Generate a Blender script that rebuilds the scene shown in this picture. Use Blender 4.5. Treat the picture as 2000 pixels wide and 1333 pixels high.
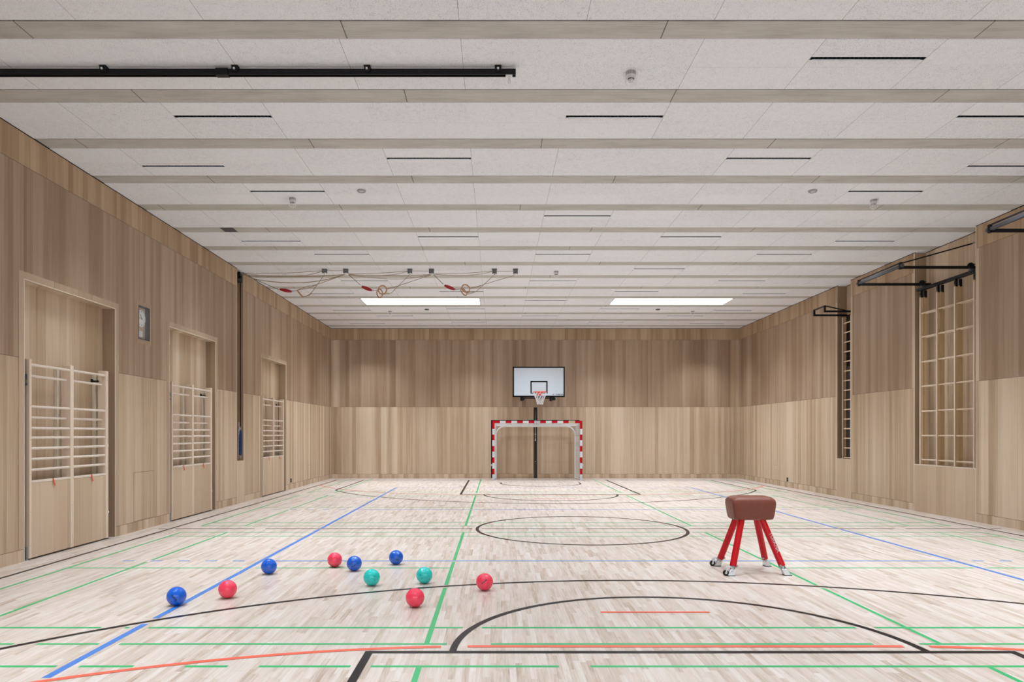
import bpy, bmesh, math, random
from mathutils import Vector, Matrix
random.seed(7)
for o in list(bpy.data.objects): bpy.data.objects.remove(o)
scene = bpy.context.scene
C = scene.collection
PI = math.pi

# ------------------------------------------------------------------ camera, world, exposure
F, HC, VX, VY = 1380.0, 1.635, 969.0, 847.3          # focal length in px, eye height, vanishing point
cd = bpy.data.cameras.new('camera'); cam = bpy.data.objects.new('camera', cd); C.objects.link(cam)
cam.location = (0, 0, HC); cam.rotation_euler = (PI/2, 0, 0)
cd.sensor_width = 36; cd.lens = F/2000*36
cd.shift_x = (1000-VX)/2000; cd.shift_y = (VY-666.5)/2000
cd.clip_start = 0.05; cd.clip_end = 200
scene.camera = cam
w = bpy.data.worlds.new('world'); scene.world = w; w.use_nodes = True
w.node_tree.nodes['Background'].inputs[0].default_value = (0.75, 0.85, 1, 1)
w.node_tree.nodes['Background'].inputs[1].default_value = 0.3
vs = scene.view_settings
vs.view_transform = 'Standard'; vs.look = 'None'; vs.gamma = 1; vs.use_curve_mapping = False
vs.exposure = 0.0
LAMP_W = 32.5            # each slot luminaire
SKY_E = 5.0              # skylight panes
FILL_E = 2.0              # added fill light: invented glowing windows in the unseen wall behind the camera

# ------------------------------------------------------------------ room dimensions
XL, XR, YB, YF, ZC = -6.018, 8.867, 25.79, -3.6, 5.475

def fl(x, y):            # point of the floor seen at a pixel
    d = HC*F/(y-VY); return ((x-VX)*d/F, d)
def at(x, y, Y):         # point at depth Y seen at a pixel
    return Vector(((x-VX)*Y/F, Y, HC+(VY-y)*Y/F))

# ------------------------------------------------------------------ node helpers
class NT:
    def __init__(s, name):
        s.m = bpy.data.materials.new(name); s.m.use_nodes = True
        s.t = s.m.node_tree; s.b = s.t.nodes['Principled BSDF']
    def n(s, typ, **k):
        x = s.t.nodes.new(typ)
        for a, b in k.items(): setattr(x, a, b)
        return x
    def put(s, inp, v):
        if v is None: return
        if isinstance(v, bpy.types.NodeSocket): s.t.links.new(v, inp)
        else: inp.default_value = v
    def math(s, op, a, b=None, c=None):
        x = s.n('ShaderNodeMath', operation=op)
        for i, v in enumerate((a, b, c)): s.put(x.inputs[i], v)
        return x.outputs[0]
    def xyz(s):
        tc = s.n('ShaderNodeTexCoord'); sp = s.n('ShaderNodeSeparateXYZ')
        geo = s.n('ShaderNodeNewGeometry')
        s.t.links.new(geo.outputs['Position'], sp.inputs[0]); return sp.outputs
    def comb(s, x, y, z):
        c = s.n('ShaderNodeCombineXYZ'); s.put(c.inputs[0], x); s.put(c.inputs[1], y); s.put(c.inputs[2], z); return c.outputs[0]
    def noise(s, vec, scale, detail=3, rough=.5):
        x = s.n('ShaderNodeTexNoise'); s.put(x.inputs['Vector'], vec); x.inputs['Scale'].default_value = scale
        x.inputs['Detail'].default_value = detail; x.inputs['Roughness'].default_value = rough; return x.outputs[0]
    def white(s, vec):
        x = s.n('ShaderNodeTexWhiteNoise'); x.noise_dimensions = '3D'; s.put(x.inputs['Vector'], vec); return x.outputs[0]
    def ramp(s, fac, stops, interp='LINEAR'):
        x = s.n('ShaderNodeValToRGB'); s.put(x.inputs[0], fac); r = x.color_ramp; r.interpolation = interp
        while len(r.elements) < len(stops): r.elements.new(.5)
        for e, (p, c) in zip(r.elements, stops): e.position = p; e.color = (*c, 1)
        return x.outputs[0]
    def mix(s, fac, a, b, mode='MIX'):
        x = s.n('ShaderNodeMix', data_type='RGBA', blend_type=mode)
        s.put(x.inputs[0], fac); s.put(x.inputs[6], a if isinstance(a, bpy.types.NodeSocket) else (*a, 1))
        s.put(x.inputs[7], b if isinstance(b, bpy.types.NodeSocket) else (*b, 1)); return x.outputs[2]
    def grey(s, v): return s.comb(v, v, v)
    def base(s, c): s.put(s.b.inputs['Base Color'], c if isinstance(c, bpy.types.NodeSocket) else (*c, 1))
    def rough(s, v): s.put(s.b.inputs['Roughness'], v)

def srgb(r, g, b):
    f = lambda c: (c/255/12.92 if c/255 <= .04045 else ((c/255+.055)/1.055)**2.4)
    return (f(r), f(g), f(b))

M = {}
def simple(name, col, rough=.5, metal=0, noise=0.06, scale=40, coat=0, spec=.5):
    t = NT(name); geo = t.n('ShaderNodeTexCoord').outputs['Object']
    nz = t.noise(geo, scale, 3)
    lo = tuple(c*(1-noise) for c in col); hi = tuple(min(1, c*(1+noise)) for c in col)
    t.base(t.ramp(nz, [(.3, lo), (.7, hi)]))
    t.rough(t.math('MULTIPLY_ADD', nz, .12, rough-.06)); t.b.inputs['Metallic'].default_value = metal
    t.b.inputs['Coat Weight'].default_value = coat; t.b.inputs['Specular IOR Level'].default_value = spec
    M[name] = t.m; return t.m

def wood(name, lo, hi, zones=False, plank=.115, perf=False, rough=.5):
    """oak veneer boards running vertically; u runs along whichever wall the face belongs to"""
    t = NT(name); X, Y, Z = t.xyz()
    u = t.math('ADD', X, Y)
    if zones:
        z1 = t.math('GREATER_THAN', Z, .16); z2 = t.math('GREATER_THAN', Z, 2.6); z3 = t.math('GREATER_THAN', Z, 5.05)
        zone = t.math('ADD', t.math('ADD', z1, z2), z3)
    else: zone = 0.0
    zu = t.math('MULTIPLY', zone, 3.37) if zones else 0.0
    # irregular boards: a coarse grouping and a fine one
    a = t.math('FLOOR', t.math('DIVIDE', t.math('ADD', u, zu), plank))
    wob = t.math('MULTIPLY', t.white(t.comb(a, zone, 3.0)), plank*.55)
    a2 = t.math('FLOOR', t.math('DIVIDE', t.math('ADD', t.math('ADD', u, zu), wob), plank*1.6))
    r1 = t.white(t.comb(a, zone, 1.0)); r2 = t.white(t.comb(a2, zone, 2.0))
    big = t.white(t.comb(t.math('FLOOR', t.math('DIVIDE', t.math('ADD', u, zu), 1.07)), zone, 5.0))
    tone = t.math('ADD', t.math('ADD', t.math('MULTIPLY', r1, .34), t.math('MULTIPLY', r2, .34)), t.math('MULTIPLY', big, .16))
    g = t.noise(t.comb(t.math('MULTIPLY', u, 60.0), t.math('MULTIPLY', r1, 30.0), t.math('MULTIPLY', Z, 1.3)), 1.0, 4, .6)
    g2 = t.noise(t.comb(t.math('MULTIPLY', u, 9.0), t.math('MULTIPLY', r2, 20.0), t.math('MULTIPLY', Z, .7)), 1.0, 3)
    tone = t.math('ADD', tone, t.math('ADD', t.math('MULTIPLY_ADD', g, .5, -.2), t.math('MULTIPLY_ADD', g2, .35, -.12)))
    mid = tuple((p+q)/2 for p, q in zip(lo, hi))
    col = t.ramp(tone, [(.05, tuple(c*.78 for c in lo)), (.3, lo), (.55, mid), (.85, hi)])
    # hairline between boards
    fr = t.math('FRACT', t.math('DIVIDE', t.math('ADD', u, zu), plank))
    hair = t.math('LESS_THAN', fr, .018)
    col = t.mix(t.math('MULTIPLY', hair, .35), col, tuple(c*.35 for c in lo))
    if zones:
        # dark, browner tinted acoustic field between 2.6 and 5.05 m, with rows of small slots; weaker light up there is painted into the tint too
        up = t.math('MULTIPLY', z2, t.math('SUBTRACT', 1.0, z3))
        dark = t.mix(1.0, col, (.76, .70, .67), 'MULTIPLY')
        col = t.mix(up, col, dark)
        pu = t.math('FRACT', t.math('DIVIDE', u, .021)); pv = t.math('FRACT', t.math('DIVIDE', Z, .0135))
        hole = t.math('MULTIPLY', t.math('LESS_THAN', pu, .55), t.math('LESS_THAN', pv, .40))
        col = t.mix(t.math('MULTIPLY', t.math('MULTIPLY', hole, up), .60), col, (.03, .022, .018))
        crn = t.mix(1.0, col, (.78, .71, .62), 'MULTIPLY'); col = t.mix(z3, col, crn)
        jt = None
        for zz in (.16, 2.6, 5.05):
            q = t.math('LESS_THAN', t.math('ABSOLUTE', t.math('SUBTRACT', Z, zz)), .0035)
            jt = q if jt is None else t.math('MAXIMUM', jt, q)
        col = t.mix(t.math('MULTIPLY', jt, .75), col, (.06, .04, .03))
    t.base(col); t.rough(rough); t.b.inputs['Specular IOR Level'].default_value = .35
    bp = t.n('ShaderNodeBump'); bp.inputs['Strength'].default_value = .12; bp.inputs['Distance'].default_value = .002
    t.put(bp.inputs['Height'], g); t.t.links.new(bp.outputs[0], t.b.inputs['Normal'])
    M[name] = t.m; return t.m

OAK_LO, OAK_HI = (.465, .332, .218), (.70, .562, .425)
wood('oak_wall', OAK_LO, OAK_HI, zones=True)
wood('oak_plain', OAK_LO, OAK_HI, plank=.16)
wood('oak_panel', (.53, .39, .27), (.65, .51, .375), plank=.30)
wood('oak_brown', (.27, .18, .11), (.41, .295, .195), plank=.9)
wood('oak_frame', (.42, .30, .205), (.54, .41, .30), plank=.9)
wood('oak_trim', (.64, .54, .42), (.78, .70, .58), plank=2.0)
wood('ash_light', (.60, .46, .34), (.80, .67, .54), plank=3.0)
wood('ash_white', (.63, .52, .44), (.78, .68, .60), plank=3.0)
wood('ash_ladder', (.50, .34, .18), (.66, .48, .29), plank=3.0)

def mk_floor():
    t = NT('parquet'); X, Y, Z = t.xyz()
    W, L = .046, .50
    row = t.math('FLOOR', t.math('DIVIDE', X, W))
    off = t.math('MULTIPLY', t.white(t.comb(row, 0.0, 0.0)), L*7)
    col_ = t.math('FLOOR', t.math('DIVIDE', t.math('ADD', Y, off), L))
    r = t.white(t.comb(row, col_, 1.0)); r2 = t.white(t.comb(row, col_, 2.0))
    g = t.noise(t.comb(t.math('MULTIPLY', X, 55.0), t.math('MULTIPLY', Y, 3.2), t.math('MULTIPLY', r, 50.0)), 1.0, 5, .6)
    g2 = t.noise(t.comb(t.math('MULTIPLY', X, 16.0), t.math('MULTIPLY', Y, 1.6), t.math('MULTIPLY', r2, 50.0)), 1.0, 3)
    tone = t.math('ADD', t.math('MULTIPLY', t.math('POWER', r, .8), .44), t.math('ADD', t.math('MULTIPLY_ADD', g, 1.05, -.33), t.math('MULTIPLY_ADD', g2, .60, -.20)))
    c = t.ramp(tone, [(.0, (.32, .225, .165)), (.16, (.44, .34, .275)), (.42, (.585, .495, .435)), (.68, (.66, .585, .54)), (1, (.75, .70, .665))])
    c = t.mix(t.math('MULTIPLY', t.math('GREATER_THAN', r2, .6), .5), c, t.mix(1.0, c, (1.0, .955, .95), 'MULTIPLY'))
    c = t.mix(t.math('MULTIPLY', t.math('LESS_THAN', r2, .25), .5), c, t.mix(1.0, c, (.95, .97, .93), 'MULTIPLY'))
    fx = t.math('FRACT', t.math('DIVIDE', X, W)); fy = t.math('FRACT', t.math('DIVIDE', t.math('ADD', Y, off), L))
    gap = t.math('MAXIMUM', t.math('LESS_THAN', fx, .022), t.math('LESS_THAN', fy, .004))
    c = t.mix(t.math('MULTIPLY', gap, .35), c, (.25, .17, .12))
    t.base(c); t.rough(t.math('MULTIPLY_ADD', g, .12, .26)); t.b.inputs['Specular IOR Level'].default_value = .5
    bp = t.n('ShaderNodeBump'); bp.inputs['Strength'].default_value = .06; bp.inputs['Distance'].default_value = .001
    t.put(bp.inputs['Height'], g); t.t.links.new(bp.outputs[0], t.b.inputs['Normal'])
    M['parquet'] = t.m
mk_floor()

def mk_woodwool():
    t = NT('wood_wool'); X, Y, Z = t.xyz()
    P = t.comb(t.math('MULTIPLY', X, 1.0), t.math('MULTIPLY', Y, 1.0), Z)
    n1 = t.noise(P, 140, 3, .8); n2 = t.noise(P, 14, 2)
    band = t.math('FLOOR', t.math('DIVIDE', t.math('SUBTRACT', Y, 6.877), 1.3206))
    px = t.math('DIVIDE', t.math('ADD', X, .345), 1.185)
    cell = t.white(t.comb(t.math('FLOOR', px), band, t.math('FLOOR', t.math('MULTIPLY', Y, 1.5))))
    v = t.math('ADD', t.math('MULTIPLY_ADD', n1, 2.3, -.65), t.math('ADD', t.math('MULTIPLY', n2, .25), t.math('MULTIPLY', cell, .10)))
    c = t.ramp(v, [(.24, (.22, .22, .235)), (.48, (.78, .78, .815)), (.9, (.86, .86, .89))])
    fx = t.math('FRACT', t.math('ADD', px, .0015))
    seam = t.math('LESS_THAN', fx, .0034)
    keep = t.math('GREATER_THAN', t.white(t.comb(t.math('FLOOR', t.math('ADD', px, .5)), band, 9.0)), .12)
    my = t.math('FRACT', t.math('DIVIDE', t.math('SUBTRACT', Y, 6.877), 1.3206))
    seam2 = t.math('MULTIPLY', t.math('LESS_THAN', t.math('ABSOLUTE', t.math('SUBTRACT', my, .40)), .0014), t.math('GREATER_THAN', cell, .45))
    c = t.mix(t.math('MAXIMUM', t.math('MULTIPLY', t.math('MULTIPLY', seam, keep), .8), t.math('MULTIPLY', seam2, .3)), c, (.12, .11, .10))
    t.base(c); t.rough(.95); t.b.inputs['Specular IOR Level'].default_value = .1
    bp = t.n('ShaderNodeBump'); bp.inputs['Strength'].default_value = .4; bp.inputs['Distance'].default_value = .004
    t.put(bp.inputs['Height'], n1); t.t.links.new(bp.outputs[0], t.b.inputs['Normal'])
    M['wood_wool'] = t.m
mk_woodwool()

def mk_concrete():
    t = NT('concrete'); X, Y, Z = t.xyz()
    P = t.comb(X, t.math('MULTIPLY', Y, 4.0), Z)
    n1 = t.noise(P, 1.6, 5, .65); n2 = t.noise(t.comb(t.math('MULTIPLY', X, 3.0), t.math('MULTIPLY', Y, 60.0), Z), 1.0, 4, .6)
    v = t.math('ADD', t.math('MULTIPLY', n1, .6), t.math('MULTIPLY', n2, .4))
    c = t.ramp(v, [(.3, (.36, .335, .305)), (.5, (.49, .465, .43)), (.7, (.58, .555, .525))])
    band = t.math('FLOOR', t.math('DIVIDE', t.math('SUBTRACT', Y, 6.2), 1.3206))
    q = t.math('FRACT', t.math('ADD', t.math('DIVIDE', X, 3.05), t.math('MULTIPLY', t.white(t.comb(band, 4.0, 4.0)), 1.0)))
    seam = t.math('LESS_THAN', q, .004)
    c = t.mix(t.math('MULTIPLY', seam, .8), c, (.08, .07, .06))
    t.base(c); t.rough(.75); M['concrete'] = t.m
mk_concrete()

simple('black_metal', (.006, .006, .008), .42, 0, .2, spec=.22)
simple('black_plastic', (.007, .007, .008), .5, spec=.25)
simple('steel', (.42, .44, .46), .32, .9)
simple('dark_steel', (.10, .11, .13), .4, .7)
simple('aluminium', (.70, .72, .73), .35, .55)
simple('white_paint', (.80, .81, .82), .35)
simple('goal_red', srgb(190, 0, 26), .5, spec=.2)
simple('goal_white', srgb(214, 216, 222), .38, coat=.2)
simple('net_white', (.80, .80, .82), .8)
simple('board_white', srgb(206, 218, 230), .4, noise=.01)
simple('board_black', (.004, .005, .008), .5, spec=.15)
simple('rim_orange', srgb(228, 74, 46), .45, spec=.25)
simple('ball_blue', srgb(0, 92, 208), .05, coat=0, spec=.7, noise=.03)
simple('ball_red', srgb(246, 64, 94), .06, coat=0, spec=.7, noise=.03)
simple('ball_teal', srgb(26, 204, 200), .06, coat=0, spec=.7, noise=.03)
simple('dark_brown', (.055, .040, .030), .5)
simple('ink', (.02, .02, .03), .5)
simple('leather', (.205, .060, .038), .42, noise=.06, scale=25, spec=.35)
simple('leather_seam', (.10, .03, .02), .5)
simple('leg_red', srgb(196, 4, 24), .34, spec=.4)
simple('rubber', (.02, .02, .02), .7)
simple('rope', (.34, .27, .19), .85, noise=.25, scale=120)
simple('ring_wood', (.50, .27, .14), .4)
simple('red_leather', srgb(165, 10, 34), .5)
simple('pulley_grey', (.13, .13, .14), .6)
simple('strap_orange', srgb(226, 88, 52), .6)
simple('blue_plastic', srgb(16, 42, 110), .35)
simple('paper', (.80, .80, .80), .6)
simple('dial', (.84, .84, .83), .4)
simple('label_beige', srgb(220, 190, 140), .6)
simple('shadow_gap', (.012, .011, .010), .9, noise=.02)
simple('sensor_white', (.62, .60, .60), .5)
simple('sensor_grey', (.36, .34, .35), .5)
simple('louvre', (.010, .011, .014), .5)
simple('line_black', srgb(12, 12, 20), .35, noise=.1, scale=6, spec=.35)
simple('line_green', srgb(44, 176, 110), .32, noise=.05, scale=6)
simple('line_blue', srgb(66, 126, 206), .32, noise=.05, scale=6)
simple('line_orange', srgb(234, 102, 80), .32, noise=.05, scale=6)
simple('line_brown', srgb(74, 44, 44), .32, noise=.1, scale=6)
simple('plaster', (.70, .68, .65), .8)

def emis(name, col, s):
    t = NT(name); t.base((.8, .8, .8)); t.put(t.b.inputs['Emission Color'], (*col, 1)); t.b.inputs['Emission Strength'].default_value = s
    M[name] = t.m
emis('sky_pane', (.95, .975, 1.0), SKY_E)
emis('fill_pane', (.93, .96, 1.0), FILL_E)  # glow of the added fill windows, a source that is never in view
def mk_glass():
    t = NT('glass'); t.base((.9, .95, 1)); t.rough(.03); t.b.inputs['Alpha'].default_value = .07; t.b.inputs['Specular IOR Level'].default_value = .6
    M['glass'] = t.m
mk_glass()

# ------------------------------------------------------------------ mesh builder
class MB:
    def __init__(s): s.v = []; s.f = []; s.mi = []; s.cur = 0
    def add(s, vs, fs, m=None):
        b = len(s.v); s.v += [tuple(p) for p in vs]; s.f += [tuple(b+i for i in f) for f in fs]
        s.mi += [s.cur if m is None else m]*len(fs); return s
    def box(s, x0, x1, y0, y1, z0, z1, m=None):
        if x0 > x1: x0, x1 = x1, x0
        if y0 > y1: y0, y1 = y1, y0
        vs = [(x, y, z) for z in (z0, z1) for y in (y0, y1) for x in (x0, x1)]
        return s.add(vs, [(0, 2, 3, 1), (4, 5, 7, 6), (0, 1, 5, 4), (2, 6, 7, 3), (0, 4, 6, 2), (1, 3, 7, 5)], m)
    def tube(s, pts, r, n=10, m=None, close=False, cap=True, radii=None):
        pts = [Vector(p) for p in pts]; N = len(pts); vs = []; fs = []
        up = None
        for i, p in enumerate(pts):
            if close: d = pts[(i+1) % N]-pts[i-1]
            else: d = pts[min(i+1, N-1)]-pts[max(i-1, 0)]
            d.normalize()
            if up is None:
                up = Vector((0, 0, 1)) if abs(d.z) < .9 else Vector((0, 1, 0))
            a = d.cross(up)
            if a.length < 1e-5: a = d.cross(Vector((1, 0, 0)))
            a.normalize(); b = a.cross(d).normalized(); up = b
            rr = radii[i] if radii else r
            for k in range(n):
                t = 2*PI*k/n; vs.append(p+a*math.cos(t)*rr+b*math.sin(t)*rr)
        L = N if close else N-1
        for i in range(L):
            j = (i+1) % N
            for k in range(n): fs.append((i*n+k, i*n+(k+1) % n, j*n+(k+1) % n, j*n+k))
        if cap and not close: fs.append(tuple(range(n))[::-1]); fs.append(tuple((N-1)*n+k for k in range(n)))
        return s.add(vs, fs, m)
    def lathe(s, c, prof, n=24, axis='Z', m=None):
        c = Vector(c); vs = []; fs = []
        for (r, h) in prof:
            for k in range(n):
                t = 2*PI*k/n; a, b = r*math.cos(t), r*math.sin(t)
                vs.append(c+Vector({'Z': (a, b, h), 'X': (h, a, b), 'Y': (a, h, b)}[axis]))
        for i in range(len(prof)-1):
            for k in range(n): fs.append((i*n+k, i*n+(k+1) % n, (i+1)*n+(k+1) % n, (i+1)*n+k))
        fs.append(tuple(range(n))[::-1]); fs.append(tuple((len(prof)-1)*n+k for k in range(n)))
        return s.add(vs, fs, m)
    def bar(s, a, b, w, h, m=None):     # rectangular bar from a to b, w sideways, h in height
        a = Vector(a); b = Vector(b); d = (b-a).normalized()
        up = Vector((0, 0, 1)) if abs(d.z) < .95 else Vector((0, 1, 0))
        x = d.cross(up).normalized(); y = x.cross(d).normalized(); vs = []
        for p in (a, b):
            for i, j in ((-1, -1), (1, -1), (1, 1), (-1, 1)): vs.append(p+x*i*w/2+y*j*h/2)
        return s.add(vs, [(3, 2, 1, 0), (4, 5, 6, 7), (0, 1, 5, 4), (1, 2, 6, 5), (2, 3, 7, 6), (3, 0, 4, 7)], m)
    def build(s, name, mats, parent=None, bevel=0, smooth=35, origin=None):
        if not isinstance(mats, (list, tuple)): mats = [mats]
        o3 = Vector(parent['_org']) if parent is not None else (Vector(origin) if origin is not None else Vector((0, 0, 0)))
        me = bpy.data.meshes.new(name)
        me.from_pydata([tuple(Vector(p)-o3) for p in s.v], [], s.f)
        for m in mats: me.materials.append(M[m])
        for p, i in zip(me.polygons, s.mi): p.material_index = i
        bm = bmesh.new(); bm.from_mesh(me); bmesh.ops.recalc_face_normals(bm, faces=bm.faces); bm.to_mesh(me); bm.free()
        if smooth:
            for p in me.polygons: p.use_smooth = True
            me.set_sharp_from_angle(angle=math.radians(smooth))
        o = bpy.data.objects.new(name, me); C.objects.link(o)
        o['_org'] = tuple(o3)
        if parent is not None: o.parent = parent
        else: o.location = o3
        if bevel:
            md = o.modifiers.new('bevel', 'BEVEL'); md.width = bevel; md.segments = 2; md.limit_method = 'ANGLE'
        return o

def thing(name, loc, label, cat, group=None):
    o = bpy.data.objects.new(name, None); C.objects.link(o); o.location = loc; o['_org'] = tuple(loc)
    o.empty_display_size = .1
    o['label'] = label; o['category'] = cat
    if group: o['group'] = group
    return o
def tag(o, label, cat, group=None):
    o['label'] = label; o['category'] = cat
    if group: o['group'] = group
    return o
def struct(o): o['kind'] = 'structure'; return o
def copy_tree(o, delta, label=None, parent=None):
    c = o.copy(); C.objects.link(c)
    if parent is None:
        c.location = Vector(o.location)+Vector(delta)
        if label: c['label'] = label
    else: c.parent = parent
    for ch in o.children: copy_tree(ch, delta, None, c)
    return c

def holed(mb, fn, rect, holes, w0, w1, pockets=None, m=0, me=None):
    """slab in the (u,v) plane with rectangular holes, thickness w0..w1; fn maps (u,v,w) to xyz.
    pockets: per hole (depth, set of sides to close, material index)"""
    us = sorted({rect[0], rect[1], *[h[0] for h in holes], *[h[1] for h in holes]})
    vs = sorted({rect[2], rect[3], *[h[2] for h in holes], *[h[3] for h in holes]})
    us = [u for u in us if rect[0] <= u <= rect[1]]; vs = [v for v in vs if rect[2] <= v <= rect[3]]
    def solid(i, j):
        if i < 0 or j < 0 or i >= len(us)-1 or j >= len(vs)-1: return False
        cu, cv = (us[i]+us[i+1])/2, (vs[j]+vs[j+1])/2
        return not any(h[0] < cu < h[1] and h[2] < cv < h[3] for h in holes)
    def q(a, b, c, d, mm=m): mb.add([fn(*a), fn(*b), fn(*c), fn(*d)], [(0, 1, 2, 3)], mm)
    for i in range(len(us)-1):
        for j in range(len(vs)-1):
            if not solid(i, j): continue
            a, b, c, d = us[i], us[i+1], vs[j], vs[j+1]
            q((a, c, w0), (b, c, w0), (b, d, w0), (a, d, w0)); q((a, c, w1), (a, d, w1), (b, d, w1), (b, c, w1))
            if not solid(i-1, j): q((a, c, w0), (a, d, w0), (a, d, w1), (a, c, w1), me if me is not None else m)
            if not solid(i+1, j): q((b, c, w0), (b, c, w1), (b, d, w1), (b, d, w0), me if me is not None else m)
            if not solid(i, j-1): q((a, c, w0), (a, c, w1), (b, c, w1), (b, c, w0), me if me is not None else m)
            if not solid(i, j+1): q((a, d, w0), (b, d, w0), (b, d, w1), (a, d, w1), me if me is not None else m)
    for h, pk in zip(holes, pockets or []):
        if not pk: continue
        dep, sides, mm = pk[:3]; ms = pk[3] if len(pk) > 3 else mm; a, b, c, d = h
        q((a, c, dep), (b, c, dep), (b, d, dep), (a, d, dep), mm)
        if 'a' in sides: q((a, c, w1), (a, d, w1), (a, d, dep), (a, c, dep), mm)
        if 'b' in sides: q((b, c, w1), (b, c, dep), (b, d, dep), (b, d, w1), ms)
        if 'c' in sides: q((a, c, w1), (b, c, w1), (b, c, dep), (a, c, dep), mm)
        if 'd' in sides: q((a, d, w1), (a, d, dep), (b, d, dep), (b, d, w1), mm)

# ------------------------------------------------------------------ floor
fb = MB(); fb.box(XL-.35, XR+.4, YF-.2, YB+.25, -.12, 0)
floor = struct(fb.build('floor', 'parquet', smooth=0))

# court lines ------------------------------------------------------------
LINES = []      # (kind, data, half width, colour, priority)
def seg(c, pr, x0, y0, x1, y1, w=.05): LINES.append(('s', (x0, y0, x1, y1), w/2, c, pr))
def arc(c, pr, cx, cy, r, a0, a1, w=.05): LINES.append(('a', (cx, cy, r, math.radians(a0), math.radians(a1)), w/2, c, pr))
def dist(L, x, y):
    k, d = L[0], L[1]
    if k == 's':
        x0, y0, x1, y1 = d; dx, dy = x1-x0, y1-y0; L2 = dx*dx+dy*dy
        t = max(0, min(1, ((x-x0)*dx+(y-y0)*dy)/L2)); return math.hypot(x-x0-t*dx, y-y0-t*dy)-L[2]
    cx, cy, r, a0, a1 = d; a = math.atan2(y-cy, x-cx)
    while a < a0-1e-6: a += 2*PI
    if a <= a1+1e-6: return abs(math.hypot(x-cx, y-cy)-r)-L[2]
    return min(math.hypot(x-cx-r*math.cos(q), y-cy-r*math.sin(q)) for q in (a0, a1))-L[2]

CX = 1.44; Y0 = -1.2
YM = 12.117; YE = 24.70; XA, XB = -5.588, 8.40
# basketball, black
seg('black', 0, XA, Y0, XA, YE, .045); seg('black', 0, XB, Y0, XB, YE, .045)
seg('brown', 0, XA, YE, XB, YE, .045)
arc('black', 0, 1.45, YM, 1.775, 0, 360, .055)
for s, yb, yft in ((1, Y0, 5.275), (-1, YE, 18.93)):
    bk = 1.21 if s > 0 else 23.12
    seg('black', 0, -.95, yb, -.95, yft+.025*s, .06); seg('black', 0, 3.86, yb, 3.86, yft+.025*s, .06)
    seg('black', 0, -.95, yft, 3.86, yft, .055)
    arc('black', 0, 1.45, yft, 1.775, 0 if s > 0 else 180, 180 if s > 0 else 360, .055)
    ang = math.degrees(math.asin(2.75/6.65))
    if s > 0: arc('black', 0, 1.43, bk, 6.64, 24.5, 155.5, .05)
    else: arc('black', 0, 1.43, bk, 6.66, 204.5, 335.5, .05)
    seg('black', 0, 1.43-6.06, yb, 1.43-6.06, bk+s*2.76, .05); seg('black', 0, 1.43+6.06, yb, 1.43+6.06, bk+s*2.76, .05)
arc('black', 0, 1.456, 23.12, 1.30, 180, 360, .055)
seg('black', 0, .156, 23.12, .156, 23.5, .055); seg('black', 0, 2.756, 23.12, 2.756, 23.5, .055)
for yy in (21.85,): seg('black', 0, -1.15, yy, -.95, yy, .05); seg('black', 0, 3.86, yy, 4.06, yy, .05)
# centre line, broken at the post sockets
for a, b in ((-5.79, -4.14), (-3.95, 1.352), (1.545, 6.82), (7.02, 8.66)): seg('brown', 1, a, YM, b, YM, .05)
# handball, orange
seg('orange', 1, -.06, 5.42, 2.96, 5.42, .055); arc('orange', 1, -.06, -.58, 6.0, 90, 168, .055); arc('orange', 1, 2.96, -.58, 6.0, 12, 90, .055)
seg('orange', 1, .955, 6.46, 1.952, 6.46, .05)
seg('orange', 3, -.06, 18.72, 2.96, 18.72, .05); arc('orange', 3, -.06, 24.72, 6.0, 202.5, 270, .05); arc('orange', 3, 2.96, 24.72, 6.0, 270, 336, .05)
seg('orange', 3, .955, 17.70, 1.952, 17.70, .05)
# volleyball, blue
seg('blue', 2, -3.01, 3.1, -3.01, 21.35, .06); seg('blue', 2, 5.877, 3.1, 5.877, 21.35, .06)
seg('blue', 2, -3.01, 21.35, 5.877, 21.35, .05)
for yy in (9.054, 15.17):
    seg('blue', 2, -3.01, yy, 5.877, yy, .05)
    for k in range(5):
        seg('blue', 2, -3.22-.353*k, yy, -3.37-.353*k, yy, .05); seg('blue', 2, 6.10+.353*k, yy, 6.25+.353*k, yy, .05)
# badminton courts laid across the hall, green
GA, GB = -5.207, 8.03
for y0, y1, n0, n1 in ((-1.2, 4.957, 0, 1), (5.483, 11.685, 1, 1), (12.486, 18.69, 1, 1), (19.45, 25.35, 1, 0)):
    for x in (GA, GB, GA+.765, GB-.73, -.54, 3.45): seg('green', 3, x, y0, x, y1, .042)
    if n0: seg('green', 3, GA, y0, GB, y0, .042); seg('green', 3, GA, y0+.46, GB, y0+.46, .042)
    if n1: seg('green', 3, GA, y1, GB, y1, .042); seg('green', 3, GA, y1-.46, GB, y1-.46, .042)
    ym = (y0+y1)/2
    if n0 and n1: seg('green', 3, GA, ym, -.54, ym, .042); seg('green', 3, 3.45, ym, GB, ym, .042)
SOCK = [(-1.77, 4.957), (.546, 4.957), (4.57, 6.34), (-4.05, YM), (1.45, YM), (6.92, YM)]

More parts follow.
